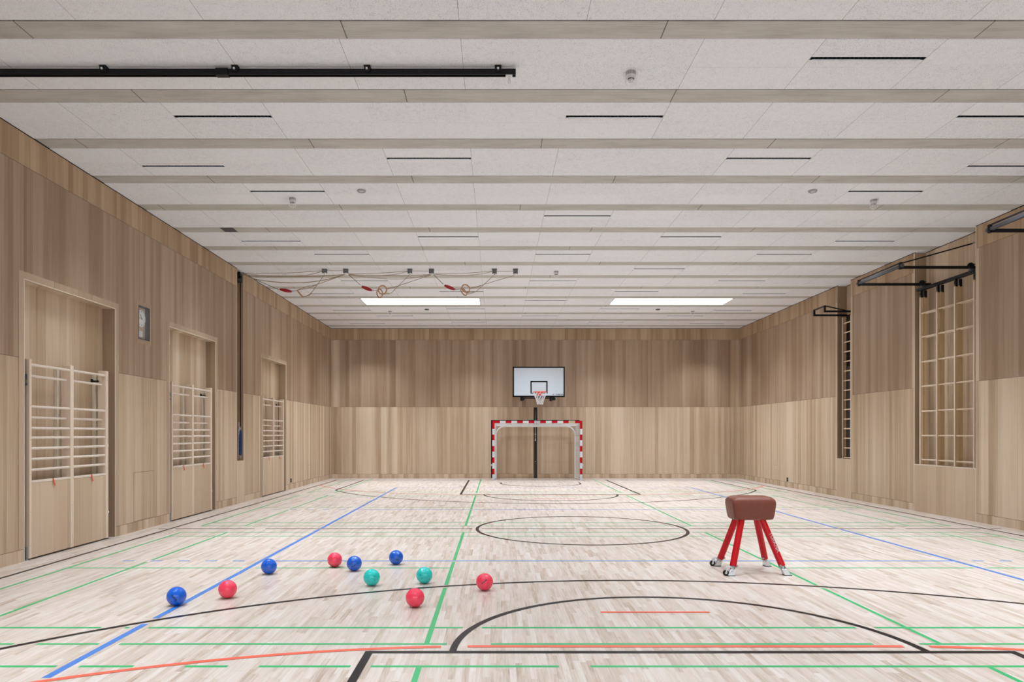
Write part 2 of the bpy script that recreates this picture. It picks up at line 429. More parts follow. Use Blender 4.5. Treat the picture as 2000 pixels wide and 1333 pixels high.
mbs = {c: MB() for c in ('black', 'brown', 'orange', 'blue', 'green')}
ZL = {'black': .0030, 'brown': .0026, 'orange': .0021, 'blue': .0012, 'green': .0003}
for L in LINES:
    k, d, hw, c, pr = L; ZL[c] += .00002
    if k == 's':
        ln = math.hypot(d[2]-d[0], d[3]-d[1]); n = max(2, int(ln/.02))
        P = [(d[0]+(d[2]-d[0])*i/n, d[1]+(d[3]-d[1])*i/n) for i in range(n+1)]
    else:
        cx, cy, r, a0, a1 = d; n = max(8, int(r*(a1-a0)/.04)); P = [(cx+r*math.cos(a0+(a1-a0)*i/n), cy+r*math.sin(a0+(a1-a0)*i/n)) for i in range(n+1)]
        if cy > YM or c == 'orange': P = [p if XA < p[0] < XB and p[1] > -1.2 else None for p in P]
    hi = [H for H in LINES if H[4] < pr and H[3] != c and pr > 0 and not (c == 'orange' and H[0] == 's') and not (c == 'green' and H[3] == 'orange' and H[0] == 's')]
    keep = []
    for p in P:
        ok = p is not None
        if ok and pr > 0 and p[1] < 16:
            for H in hi:
                if dist(H, *p) < .038: ok = False; break
        if ok and c in ('green',):
            if any(math.hypot(p[0]-a, p[1]-b) < .10 for a, b in SOCK): ok = False
        keep.append(ok)
    # runs
    i = 0; mb = mbs[c]; z = ZL[c]
    while i < len(P):
        if not keep[i]: i += 1; continue
        j = i
        while j+1 < len(P) and keep[j+1]: j += 1
        if j > i:
            idx = [i, j] if k == 's' else list(range(i, j+1))
            vs = []
            for q in idx:
                a = P[max(q-1, i)]; b = P[min(q+1, j)]
                dx, dy = b[0]-a[0], b[1]-a[1]; l = math.hypot(dx, dy); nx, ny = -dy/l*hw, dx/l*hw
                vs += [(P[q][0]-nx, P[q][1]-ny, z), (P[q][0]+nx, P[q][1]+ny, z)]
            mb.add(vs, [(2*q, 2*q+2, 2*q+3, 2*q+1) for q in range(len(idx)-1)])
        i = j+1
for c, mb in mbs.items():
    o = mb.build('court_marking', 'line_'+c, floor, smooth=0)
    o['label'] = {'black': 'black basketball court lines', 'brown': 'dark brown centre line and base line', 'orange': 'orange handball lines',
                  'blue': 'blue volleyball lines', 'green': 'thin green badminton lines'}[c]
for (a, b) in SOCK:
    r = .095 if b < 12 else .07
    s_ = MB(); s_.lathe((a, b, .0003), [(r, 0), (r, .0006)], 32); s_.build('socket_cover', 'parquet', floor)
    s_ = MB(); s_.tube([(a+r*math.cos(t*PI/20), b+r*math.sin(t*PI/20), .0006) for t in range(40)], .0008, 4, close=True); s_.build('cover_rim', 'oak_trim', floor)

# ------------------------------------------------------------------ walls
NICHE = [(9.007, 11.16), (13.01, 15.15), (18.12, 20.20)]; NZ = 3.60; ND = .20
SLOT = (16.41, 16.83)
CLK = (11.88, 12.26, 3.23, 3.80)
ZT = ZC-.012
wl = MB()
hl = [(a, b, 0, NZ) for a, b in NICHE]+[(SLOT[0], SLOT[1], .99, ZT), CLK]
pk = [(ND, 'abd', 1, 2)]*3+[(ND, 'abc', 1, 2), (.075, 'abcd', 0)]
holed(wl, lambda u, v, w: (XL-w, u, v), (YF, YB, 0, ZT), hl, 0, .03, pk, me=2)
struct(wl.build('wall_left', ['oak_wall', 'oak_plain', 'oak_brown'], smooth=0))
REC = [(9.17, 11.07), (13.06, 14.98), (17.66, 18.37)]; RD = .25
wr = MB()
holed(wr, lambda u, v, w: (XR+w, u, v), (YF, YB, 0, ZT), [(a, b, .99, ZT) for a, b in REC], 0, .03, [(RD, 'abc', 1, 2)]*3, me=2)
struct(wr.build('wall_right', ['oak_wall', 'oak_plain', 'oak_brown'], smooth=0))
wb = MB()
holed(wb, lambda u, v, w: (u, YB+w, v), (XL, XR, 0, ZT), [(-.187, 3.046, 0, 2.126), (1.364, 1.51, 2.126, 2.594)], 0, .03,
      [(.16, 'abd', 1), (.16, 'ab', 1)])
# goal recess lining: two oak leaves with a dark slot between them
wb.box(-.11, 1.364, YB+.05, YB+.10, 0, 2.06, 0); wb.box(1.51, 3.03, YB+.05, YB+.10, 0, 2.06, 0)
struct(wb.build('wall_back', ['oak_wall', 'shadow_gap'], smooth=0))
wf = MB()
holed(wf, lambda u, v, w: (u, YF-w, v), (XL, XR, 0, ZT), [(XL+1+i*4.5, XL+4.9+i*4.5, 1.0, 4.9) for i in range(3)], 0, .12)
struct(wf.build('wall_front', ['plaster'], smooth=0))
for i in range(3):  # windows made up to carry the glowing fill panes, out of view
    a, b = XL+1+i*4.5, XL+4.9+i*4.5
    f_ = MB()
    for q in (a, (a+b)/2-.03, b-.06): f_.box(q, q+.06, YF-.10, YF-.04, 1.0, 4.9)
    f_.box(a, b, YF-.10, YF-.04, 1.0, 1.06); f_.box(a, b, YF-.10, YF-.04, 4.84, 4.9)
    wo = struct(f_.build('window_%d' % (i+3), 'dark_steel'))
    p_ = MB(); p_.box(a+.05, b-.05, YF-.08, YF-.07, 1.05, 4.85); p_.build('pane', 'fill_pane', wo)

# trims: solid boards framing the openings, shadow gap under the ceiling, light oak edges
tn = [0]
def trim(mb, mat, bevel=0):
    tn[0] += 1; return struct(mb.build('trim_%d' % tn[0], mat, smooth=0, bevel=bevel))
for a, b in NICHE:
    t = MB(); e = .004
    t.box(XL, XL+e, a-.10, a-.001, .165, NZ+.10); t.box(XL, XL+e, b+.001, b+.10, .165, NZ+.10); t.box(XL, XL+e, a, b, NZ+.001, NZ+.10)
    trim(t, 'oak_frame')
    t = MB(); t.box(XL-.004, XL+.007, a-.012, a+.001, 0, NZ+.012); t.box(XL-.004, XL+.007, b-.001, b+.012, 0, NZ+.012); t.box(XL-.004, XL+.007, a+.001, b-.001, NZ-.001, NZ+.012)
    trim(t, 'oak_trim')
t = MB(); t.box(XL-.002, XL+.003, SLOT[0]-.012, SLOT[0]+.001, 0, ZT); t.box(XL-.002, XL+.003, SLOT[1]-.001, SLOT[1]+.012, 0, ZT); t.box(XL-.002, XL+.003, SLOT[0]+.001, SLOT[1]-.001, .978, .991)
trim(t, 'oak_trim')
t = MB(); t.box(XL, XL+.002, SLOT[0], SLOT[1], 0, .978); trim(t, 'oak_panel')
for a, b in REC:
    t = MB(); t.box(XR-.004, XR+.01, a-.014, a+.001, 0, ZT); t.box(XR-.004, XR+.01, b-.001, b+.014, 0, ZT); t.box(XR-.004, XR+.01, a+.001, b-.001, .975, .991)
    trim(t, 'oak_trim')
    t = MB(); t.box(XR-.002, XR, a, b, 0, .975); trim(t, 'oak_panel')
    t = MB(); t.box(XR-.002, XR, a-.085, a-.014, 2.6, 5.05); t.box(XR-.002, XR, b+.014, b+.085, 2.6, 5.05); trim(t, 'oak_panel')
t = MB(); y = YB-.004
t.box(-.199, -.187, y, YB+.01, 0, 2.138); t.box(3.046, 3.058, y, YB+.01, 0, 2.138); t.box(-.187, 1.352, y, YB+.01, 2.126, 2.138); t.box(1.522, 3.046, y, YB+.01, 2.126, 2.138)
t.box(1.352, 1.364, y, YB+.01, 2.126, 2.594); t.box(1.51, 1.522, y, YB+.01, 2.126, 2.594)
t.box(1.340, 1.364, YB+.045, YB+.10, 0, 2.06); t.box(1.51, 1.534, YB+.045, YB+.10, 0, 2.06)
trim(t, 'oak_trim')
t = MB()
def gaps(lo, hi, cuts):
    out = []; p = lo
    for a, b in cuts: out.append((p, a)); p = b
    return out+[(p, hi)]
for a, b in gaps(YF, YB, [SLOT]): t.box(XL-.03, XL+.004, a, b, ZT, ZC+.004)
for a, b in gaps(YF, YB, REC): t.box(XR-.004, XR+.03, a, b, ZT, ZC+.004)
t.box(XL, XR, YB-.004, YB+.03, ZT, ZC+.004)
for a, b in REC: t.box(XR+RD-.004, XR+RD+.03, a, b, ZT, ZC+.004)
t.box(XL-ND-.03, XL-ND+.004, *SLOT, ZT, ZC+.004)
trim(t, 'shadow_gap')
# perforation-free edge boards on the back wall, left and right
t = MB(); t.box(XL, XL+.30, YB-.002, YB, 2.6, 5.05); t.box(XR-.30, XR, YB-.002, YB, 2.6, 5.05); trim(t, 'oak_plain')

# wall frame around the clock
t = MB(); e = .005; a, b, c, d = CLK
t.box(XL, XL+e, a-.07, a, c-.07, d+.07); t.box(XL, XL+e, b, b+.07, c-.07, d+.07); t.box(XL, XL+e, a, b, c-.07, c); t.box(XL, XL+e, a, b, d, d+.07)
trim(t, 'oak_frame')

# ------------------------------------------------------------------ ceiling
PER, BW, BY = 1.3206, .32, 6.557
SLOTS = []     # (x0, x1, y)
S_ = -.345; Wd = 1.185
def sx(k): return S_+k*Wd
def addslots(y, ks):
    for k in ks: SLOTS.append((sx(k), sx(k)+Wd, y))
addslots(1.9, (-3, 5)); addslots(3.2, (1,)); addslots(4.5, (-1, 3)); addslots(4.8, (-4, 6)); addslots(5.85, (-3, 5))
addslots(7.23, (3,)); addslots(8.556, (-3, 1, 5)); addslots(9.86, (-1, 3)); addslots(10.145, (-4, 6)); addslots(11.2, (-3, 5))
addslots(12.46, (1,)); addslots(13.79, (-1, 3)); addslots(14.10, (-4, 6)); addslots(15.13, (-3, 1, 5)); addslots(16.46, (3,))
addslots(17.76, (-3, 1, 5)); addslots(19.1, (-1, 3)); addslots(19.39, (-4, 6)); addslots(20.4, (1,)); addslots(21.74, (-1, 3))
addslots(21.98, (-4, 6)); addslots(23.05, (-3, 1, 5)); addslots(24.35, (-1, 3)); addslots(24.68, (-4, 6))
SKY = [(-3.88, -.46), (3.36, 6.77)]
SW = .062
ce = MB(); ce.box(XL-.35, XR+.4, YF-.15, YB+.25, ZC+.34, ZC+.44)
ceil = struct(ce.build('ceiling', 'concrete', smooth=0))
skyY = None
for i in range(-8, 16):
    y0 = BY+PER*i; 
    if y0 > YB: break
    bm_ = MB(); bm_.box(XL-.25, XR+RD+.03, max(y0+.03, YF), min(y0+BW, YB+.02), ZC+.006, ZC+.12, 0); bm_.box(XL-.25, XR+RD+.03, max(y0, YF), y0+.035, ZC+.035, ZC+.05, 1); bm_.build('concrete_beam', ['concrete', 'shadow_gap'], ceil, smooth=0)
    p0, p1 = y0+BW, min(y0+PER, YB)
    if p1 <= p0 or p1 < YF: continue
    holes = [(a+.004, b-.004, y-SW/2, y+SW/2) for a, b, y in SLOTS if p0 < y < p1]
    if i == 10: skyY = (p0, p1); holes += [(a, b, p0, p1) for a, b in SKY]
    pm = MB(); holed(pm, lambda u, v, w: (u, v, ZC+w), (XL-.25, XR+RD, p0, p1), holes, 0, .10)
    pm.build('acoustic_panel', 'wood_wool', ceil, smooth=0)
for n, (a, b) in enumerate(SKY):
    t = MB(); y0, y1 = skyY; t.box(a, a+.02, y0, y1, ZC-.002, ZC+.30); t.box(b-.02, b, y0, y1, ZC-.002, ZC+.30); t.box(a, b, y0, y0+.02, ZC-.002, ZC+.30); t.box(a, b, y1-.02, y1, ZC-.002, ZC+.30)
    wo = struct(t.build('window_%d' % (n+1), 'steel', smooth=0))
    t = MB(); t.box(a+.02, b-.02, y0+.02, y1-.02, ZC+.012, ZC+.022); t.build('pane', 'sky_pane', wo, smooth=0)

gq = MB(); gq.box(-5.16, -4.92, 13.19, 13.46, ZC+.001, ZC+.007); gq.build('vent_grille', 'dark_steel', ceil)

# slot luminaires ---------------------------------------------------------
def make_luminaire():
    a, b, y = SLOTS[0]; cx = (a+b)/2
    t = thing('slot_light', (cx, y, ZC), '', 'ceiling light', 'recessed slot lights in the acoustic ceiling')
    h = MB(); x0, x1 = a+.005, b-.005; q = SW/2-.001
    h.box(x0, x1, y-q, y-q+.004, ZC+.001, ZC+.085); h.box(x0, x1, y+q-.004, y+q, ZC+.001, ZC+.085)
    h.box(x0, x0+.004, y-q, y+q, ZC+.001, ZC+.085); h.box(x1-.004, x1, y-q, y+q, ZC+.001, ZC+.085); h.box(x0, x1, y-q, y+q, ZC+.08, ZC+.085)
    h.build('housing', 'louvre', t, smooth=0)
    lv = MB(); n = 26; hs_ = [(x0+(x1-x0)*i/n+.002, x0+(x1-x0)*(i+1)/n-.002, y-q+.008, y+q-.008) for i in range(n)]
    holed(lv, lambda u, v, w: (u, v, ZC+w), (x0+.004, x1-.004, y-q+.004, y+q-.004), hs_, .006, .030)
    lv.build('louvre', 'louvre', t, smooth=0)
    ld = bpy.data.lights.new('slot_lamp', 'AREA'); ld.shape = 'RECTANGLE'; ld.size = 1.12; ld.size_y = .052; ld.energy = LAMP_W
    ld.color = (.85, .935, 1.0); ld.spread = math.radians(84)
    lo = bpy.data.objects.new('lamp', ld); C.objects.link(lo); lo.parent = t; lo.location = (0, 0, .003)
    return t
proto = make_luminaire()
rows = sorted({s[2] for s in SLOTS if s[2] > 7})
ordn = ['first', 'second', 'third', 'fourth', 'fifth', 'sixth', 'seventh', 'eighth', 'ninth', 'tenth', 'eleventh', 'twelfth', 'thirteenth', 'fourteenth', 'fifteenth', 'sixteenth', 'seventeenth', 'eighteenth', 'nineteenth', 'twentieth']
def slot_label(a, y, cx):
    if y < 7: return 'dark recessed slot light in the ceiling overhead and behind the camera'
    peers = sorted(s[0] for s in SLOTS if s[2] == y); k = peers.index(a)
    where = {1: ['only one'], 2: ['left one', 'right one'], 3: ['left one', 'middle one', 'right one']}[len(peers)][k]
    n = rows.index(y); N = len(rows)
    if n < N/2: return 'dark slot light in the ceiling, %s in %s row from the camera' % (where, ordn[n])
    m = N-1-n
    return 'dark slot light in the ceiling, %s in %s row from the back wall' % (where, ordn[m])
L0 = Vector(proto.location)
for i, (a, b, y) in enumerate(SLOTS):
    o = proto if i == 0 else copy_tree(proto, Vector(((a+b)/2, y, ZC))-L0)
    o['label'] = slot_label(a, y, (a+b)/2)

# ------------------------------------------------------------------ ceiling track
tr = thing('ceiling_track', (-3, 7.40, ZC), 'long black metal curtain rail running under the ceiling at upper left', 'ceiling rail')
m = MB(); y = 7.40; m.box(XL+.0, .205, y-.022, y+.022, 5.405, 5.448); m.box(XL, .205, y-.03, y-.018, 5.385, 5.412); m.box(XL, .205, y+.018, y+.03, 5.385, 5.412); m.build('rail', 'black_metal', tr)
for x in (-5.47, -4.10, -2.725, -1.345, .02):
    m = MB(); m.box(x-.035, x+.035, y-.05, y+.05, 5.468, ZC); m.box(x-.03, x+.03, y-.05, y-.028, 5.41, 5.47); m.box(x-.02, x+.02, y-.02, y+.02, 5.44, 5.47)
    h = m.build('hanger', 'black_metal', tr, bevel=.003)
    m = MB(); m.lathe((x, y-.066, 5.435), [(.008, 0), (.012, .004), (.012, .014)], 10, 'Y'); m.build('bolt', 'aluminium', h)
m = MB(); m.box(-2.93, -2.80, y-.034, y+.034, 5.38, 5.452); m.build('joint_sleeve', 'black_metal', tr, bevel=.003)
m = MB(); m.box(.10, .17, y-.026, y+.026, 5.372, 5.390); m.box(.122, .150, y-.014, y+.014, 5.335, 5.375); m.tube([(.136+.012*math.cos(q*PI/6), y, 5.322+.018*math.sin(q*PI/6)) for q in range(12)], .004, 6, close=True)
m.build('runner', 'aluminium', tr)

# ------------------------------------------------------------------ sensors and detectors
def sensor(x, y, label, cage=True):
    t = thing('motion_sensor', (x, y, ZC), label, 'motion sensor', 'caged sensors on the ceiling')
    m = MB(); m.lathe((x, y, ZC), [(.052, 0), (.052, -.03), (.047, -.034)], 28); m.build('base', 'sensor_grey', t)
    m = MB(); m.lathe((x, y, ZC-.034), [(.047, 0), (.046, -.028), (.038, -.04)], 28); m.build('collar', 'sensor_white', t)
    m = MB(); m.lathe((x, y, ZC-.074), [(.030, 0), (.030, -.012), (.024, -.03), (.010, -.038)], 24); m.build('lens', 'sensor_white', t)
    m = MB(); m.lathe((x, y, ZC-.0745), [(.034, 0), (.034, -.006), (.031, -.008)], 24); m.build('lens_ring', 'black_plastic', t)
    m = MB()
    for k in range(8):
        a = k*PI/4; r = .066
        m.tube([(x+r*1.15*math.cos(a), y+r*1.15*math.sin(a), ZC), (x+r*math.cos(a), y+r*math.sin(a), ZC-.06), (x+r*.85*math.cos(a), y+r*.85*math.sin(a), ZC-.125), (x+r*.3*math.cos(a), y+r*.3*math.sin(a), ZC-.155)], .0016, 5)
    for r, z in ((.066, .06), (.058, .12), (.02, .155)): m.tube([(x+r*math.cos(q*PI/10), y+r*math.sin(q*PI/10), ZC-z) for q in range(20)], .0016, 5, close=True)
    m.build('wire_cage', 'white_paint', t)
sensor(1.43, 7.50, 'white caged ceiling sensor nearest the camera, right of the black rail end')
sensor(-3.32, 11.52, 'small white caged ceiling sensor at left under the fourth panel row')
sensor(6.20, 11.60, 'small white caged ceiling sensor at right near the climbing frame wall')
sensor(1.42, 16.72, 'small caged ceiling sensor right of the last ring pulley')
sensor(-3.32, 22.15, 'tiny caged ceiling sensor just behind the left skylight')
sensor(6.16, 22.15, 'tiny caged ceiling sensor just behind the right skylight')
for x, yy, lb, mt in ((-2.125, 11.15, 'round grey ring detector on the ceiling left of centre', 'sensor_white'), (5.0, 11.16, 'round grey ring detector on the ceiling right of centre', 'sensor_white'),
                      (-2.14, 21.8, 'small dark round detector on the ceiling behind the left skylight', 'dark_steel'), (4.99, 21.8, 'small dark round detector on the ceiling behind the right skylight', 'dark_steel')):
    t = thing('smoke_detector', (x, yy, ZC), lb, 'smoke detector', 'round detectors on the ceiling')
    m = MB(); m.lathe((x, yy, ZC), [(.068, 0), (.068, -.018), (.060, -.026), (.046, -.026), (.044, -.012)], 32); m.build('rim', 'sensor_grey' if mt == 'sensor_white' else mt, t)
    m = MB(); m.lathe((x, yy, ZC-.012), [(.043, 0), (.043, -.004), (.03, -.012)], 28); m.build('face', mt, t)

# ------------------------------------------------------------------ wall bars
BARS = [2.53, 2.388, 1.985, 1.845, 1.705, 1.58, 1.44, 1.30, 1.16]; BACKSET = (1, 3)
def wall_bars():
    a = 9.007; x = XL+.004
    t = thing('wall_bars', (x, a+1.0, 0), 'pale wooden wall bars with two oak panels, in the niche nearest the camera', 'wall bars', 'wall bars in the niches of the left wall')
    posts = [(a+.10, a+.145), (a+.98, a+1.055), (a+1.88, a+1.955)]
    for i, (p, q) in enumerate(posts):
        m = MB()
        if i == 1: m.box(x-.125, x, p, (p+q)/2-.001, .02, 2.60); m.box(x-.125, x, (p+q)/2+.001, q, .02, 2.60)
        else: m.box(x-.125, x, p, q, .02, 2.60)
        po = m.build('post', 'ash_light', t, bevel=.004)
        m = MB()
        for z in (.18, .62, 1.1, 1.55, 2.0, 2.45): m.lathe((x, (p+q)/2, z), [(.005, 0), (.004, .001)], 8, 'X')
        m.build('screw', 'dark_steel', po)
    for s in (0, 1):
        p, q = posts[s][1], posts[s+1][0]
        for k, z in enumerate(BARS):
            bx = x-(.072 if k in BACKSET else .026)
            m = MB(); m.lathe((bx, p-.005, z), [(.0175, 0), (.0175, q-p+.01)], 14, 'Y')
            m.build('bar', 'ash_white', t)
        m = MB(); m.box(x-.022, x-.002, p+.002, q-.002, .022, .995); m.build('panel', 'oak_panel', t, bevel=.002)
        m = MB(); m.box(x-.075, x+.002, p+.002, q-.002, .995, 1.022); m.build('top_rail', 'ash_white', t, bevel=.003)
        yy = (p+q)/2+.02
        m = MB(); P = [(x-.01, yy, 1.026), (x+.006, yy, 1.024), (x+.008, yy+.004, .99), (x+.012, yy+.014, .955), (x+.010, yy+.03, .925)]
        for i in range(len(P)-1):
            u, v = P[i], P[i+1]; m.add([(u[0], u[1]-.012, u[2]), (u[0], u[1]+.012, u[2]), (v[0], v[1]+.012, v[2]), (v[0], v[1]-.012, v[2]),
                                        (u[0]+.003, u[1]-.012, u[2]), (u[0]+.003, u[1]+.012, u[2]), (v[0]+.003, v[1]+.012, v[2]), (v[0]+.003, v[1]-.012, v[2])],
                                       [(0, 1, 2, 3), (7, 6, 5, 4), (0, 4, 5, 1), (3, 2, 6, 7), (0, 3, 7, 4), (1, 5, 6, 2)])
        m.build('pull_strap', 'strap_orange', t)
    # battens on the niche wall behind the posts
    for p, q in ((a+.93, a+1.02), (a+1.86, a+1.95), (a+.08, a+.13)):
        m = MB(); m.box(XL-ND, XL-ND+.045, p, q, 0, 2.56); m.build('batten', 'oak_trim', t, bevel=.003)
    m = MB(); m.box(x-.115, x-.03, a+.015, a+.10, 2.33, 2.40); m.lathe((x-.05, a+.05, 2.28), [(.017, 0), (.017, .17)], 12); m.box(x-.08, x-.02, a+.02, a+.09, 2.26, 2.285); m.build('hinge', 'dark_steel', t, bevel=.002)
    m = MB(); m.box(x-.10, x-.01, a+.012, a+.095, 0, .012); m.box(x-.09, x-.02, a+.02, a+.03, 0, .17); m.box(x-.09, x-.02, a+.075, a+.098, 0, .17); m.lathe((x-.055, a+.05, .01), [(.022, 0), (.022, .14)], 14); m.build('floor_hinge', 'steel', t, bevel=.002)
    yb = a+1.955
    m = MB(); m.box(x-.06, x-.02, yb, yb+.04, 1.43, 1.47); m.box(x-.05, x-.03, yb, yb+.012, .6, 2.2); m.lathe((x-.04, yb+.025, .38), [(.012, 0), (.012, .10)], 10); m.box(x-.06, x-.01, yb, yb+.035, .40, .43); m.build('latch', 'aluminium', t)
    m = MB(); m.box(x-.09, x, yb, yb+.05, 0, .012); m.box(x-.08, x-.01, yb, yb+.012, 0, .22); m.tube([(x-.03, yb+.02, .02), (x-.05, yb+.03, .09)], .014, 8); m.lathe((x-.06, yb+.03, .035), [(.024, -.015), (.024, .015)], 14, 'Y'); m.build('foot_roller', 'steel', t)
    m = MB(); m.box(XL-ND+.02, x-.10, a+1.85, a+1.87, 2.43, 2.45); m.box(XL-ND, XL-ND+.02, a+1.83, a+1.88, 2.41, 2.47); m.build('stay', 'black_metal', t)
    return t
wbars = wall_bars()
copy_tree(wbars, (0, 13.01-9.007, 0), 'pale wooden wall bars in the middle niche, between clock and rope slot')
copy_tree(wbars, (0, 18.10-9.007, 0), 'pale wooden wall bars in the farthest niche, beyond the rope slot')

# clock -------------------------------------------------------------------
ck = thing('wall_clock', (XL, 12.07, 3.5), 'glazed wall clock box with round white dial, between the first two niches', 'clock')
a, b, c, d = CLK
m = MB(); e = .010
for (p, q, r, s) in ((a, a+.012, c, d), (b-.012, b, c, d), (a, b, c, c+.012), (a, b, d-.012, d)): m.box(XL-.074, XL+e, p, q, r, s)
m.build('frame', 'dark_steel', ck, bevel=.001)
m = MB(); m.box(XL-.074, XL-.068, a+.012, b-.012, c+.012, d-.012); m.build('back_plate', 'oak_panel', ck)
dx = XL-.040
m = MB(); m.lathe((dx-.028, 12.065, 3.60), [(.146, 0), (.146, .026), (.138, .028)], 48, 'X'); dl = m.build('dial', 'dial', ck)
m = MB()
for k in range(12):
    an = k*PI/6; r0, r1 = (.108, .130); w2 = .005 if k % 3 == 0 else .003
    ux, uz = math.sin(an), math.cos(an)
    m.bar((dx+.001, 12.065+ux*r0, 3.60+uz*r0), (dx+.001, 12.065+ux*r1, 3.60+uz*r1), w2*2, .002)
m.build('hour_mark', 'ink', dl)
def hand(an, r, wd):
    ux, uz = math.sin(an), math.cos(an)
    mm = MB(); mm.add([(dx+.004, 12.065-uz*wd-ux*.03, 3.60+ux*wd-uz*.03), (dx+.004, 12.065+uz*wd-ux*.03, 3.60-ux*wd-uz*.03), (dx+.004, 12.065+uz*wd*.6+ux*r, 3.60-ux*wd*.6+uz*r), (dx+.004, 12.065-uz*wd*.6+ux*r, 3.60+ux*wd*.6+uz*r),
                    (dx+.007, 12.065-uz*wd-ux*.03, 3.60+ux*wd-uz*.03), (dx+.007, 12.065+uz*wd-ux*.03, 3.60-ux*wd-uz*.03), (dx+.007, 12.065+uz*wd*.6+ux*r, 3.60-ux*wd*.6+uz*r), (dx+.007, 12.065-uz*wd*.6+ux*r, 3.60+ux*wd*.6+uz*r)],
                   [(0, 1, 2, 3), (7, 6, 5, 4), (0, 4, 5, 1), (1, 5, 6, 2), (2, 6, 7, 3), (3, 7, 4, 0)]); return mm
hand(math.radians(-32), .085, .005).build('hour_hand', 'ink', dl); hand(math.radians(-90), .12, .0035).build('minute_hand', 'ink', dl)
m = MB(); m.box(XL-.066, XL-.045, a+.03, a+.235, 3.285, 3.385); m.build('label_card', 'paper', ck)
m = MB(); m.box(XL-.001, XL+.001, a+.012, b-.012, c+.012, d-.012); m.build('glass_pane', 'glass', ck)

# rope hoist in the slot ------------------------------------------------------
hs = thing('rope_hoist', (XL-.08, 16.72, .99), 'black and blue rope hoist inside the tall narrow slot of the left wall', 'rope hoist')
m = MB(); m.box(XL-.15, XL-.02, 16.45, 16.80, 5.22, 5.40); m.box(XL-.02, XL+.03, 16.50, 16.64, 5.33, 5.42); m.lathe((XL-.0, 16.52, 5.31), [(.05, 0), (.05, .05)], 18, 'Y'); m.build('head_bracket', 'black_metal', hs, bevel=.004)
m = MB(); m.tube([(XL-.045, 16.76, 5.25), (XL-.045, 16.76, 1.80)], .011, 10); m.build('guide_tube', 'black_metal', hs)
m = MB(); m.lathe((XL-.045, 16.75, 1.12), [(.014, 0), (.035, .02), (.037, .56), (.016, .60)], 18); bw = m.build('counterweight', 'blue_plastic', hs)
m = MB(); m.lathe((XL-.045, 16.75, 1.70), [(.012, 0), (.012, .07)], 10); m.lathe((XL-.045, 16.74, 1.05), [(.010, 0), (.014, .05)], 10); m.build('shackle', 'steel', hs)
m = MB()
for k in range(16):
    z = 1.05+k*.047
    P = [(XL-.02+(.011*math.cos(q*PI/4) if k % 2 else 0), 16.56+(0 if k % 2 else .011*math.cos(q*PI/4)), z+.028*math.sin(q*PI/4)) for q in range(8)]
    m.tube(P, .0035, 5, close=True)
m.build('chain', 'steel', hs)
m = MB(); m.box(XL-.04, XL-.01, 16.55, 16.59, 1.80, 1.90); m.tube([(XL-.02, 16.575, 1.60), (XL-.005, 16.58, 1.80)], .008, 8); m.build('hook', 'steel', hs)

# ------------------------------------------------------------------ gymnastic rings on the ceiling
RY = 16.50
def rope_pts(P, n=10, dy=0):
    """smooth rope through pixel points (x, y) at depth RY"""
    W = [at(x, y, RY+dy) for x, y in P]
    if len(W) == 2: return W
    out = []
    for i in range(len(W)-1):
        p0, p1, p2, p3 = W[max(i-1, 0)], W[i], W[i+1], W[min(i+2, len(W)-1)]
        for k in range(n):
            t = k/n; out.append(.5*((2*p1)+(p2-p0)*t+(2*p0-5*p1+4*p2-p3)*t*t+(3*p1-p0-3*p2+p3)*t**3))
    out.append(W[-1]); return out
def tri(a, b, c): return [a, b, c]
def ring_set(label, P1, P2, ropes, cord, red, clip, fin):
    loc = at((P1[0]+P2[0])/2, 526, RY)
    t = thing('gymnastic_rings', loc, label, 'gymnastic rings' if fin else 'trapeze', 'swing apparatus tied up under the ceiling')
    for i, (px, py) in enumerate((P1, P2)):
        c = at(px, py, RY); m = MB()
        m.box(c.x-.052, c.x-.036, RY-.05, RY+.05, c.z-.055, ZC); m.box(c.x+.036, c.x+.052, RY-.05, RY+.05, c.z-.055, ZC)
        m.box(c.x-.052, c.x+.052, RY-.055, RY-.045, c.z-.055, ZC-.012); m.box(c.x-.06, c.x+.06, RY-.06, RY+.06, ZC-.008, ZC)
        pu = m.build('pulley_block', 'pulley_grey', t, bevel=.004)
        m = MB(); m.lathe((c.x-.03, RY, c.z), [(.05, 0), (.038, .015), (.038, .045), (.05, .06)], 22, 'X'); m.build('wheel', 'dark_steel', pu)
        m = MB(); m.lathe((c.x, RY, c.z-.10), [(.012, 0), (.02, .02), (.012, .05)], 12); m.build('ferrule', 'white_paint', pu)
    for P, r, mt in ropes:
        m = MB(); m.tube(rope_pts(P), r*.78, 6); m.build('rope', mt, t)
    m = MB(); m.tube(rope_pts(cord), .006, 6); m.build('tie_cord', 'ink', t)
    A, B = at(*red[0], RY), at(*red[1], RY); n = 9
    m = MB(); m.tube([A.lerp(B, k/(n-1)) for k in range(n)], .04, 12, radii=[.012+.028*math.sin(PI*min(max((k)/(n-1), .06), .94))**.6 for k in range(n)]); m.build('leather_pad', 'red_leather', t)
    m = MB(); q = [at(*p, RY) for p in clip]; m.tube(q, .009, 8); m.tube([q[0], q[0].lerp(q[1], .3)], .018, 8); m.build('snap_hook', 'steel', t)
    return t
def ring_at(parent, px, py, nrm):
    c = at(px, py, RY); n = Vector(nrm).normalized(); a = n.cross(Vector((0, 0, 1))).normalized(); b = n.cross(a)
    m = MB(); m.tube([c+(a*math.cos(k*PI/18)+b*math.sin(k*PI/18))*.098 for k in range(36)], .0145, 10, close=True); m.build('ring', 'ring_wood', parent)
BK = (470.6, 534)
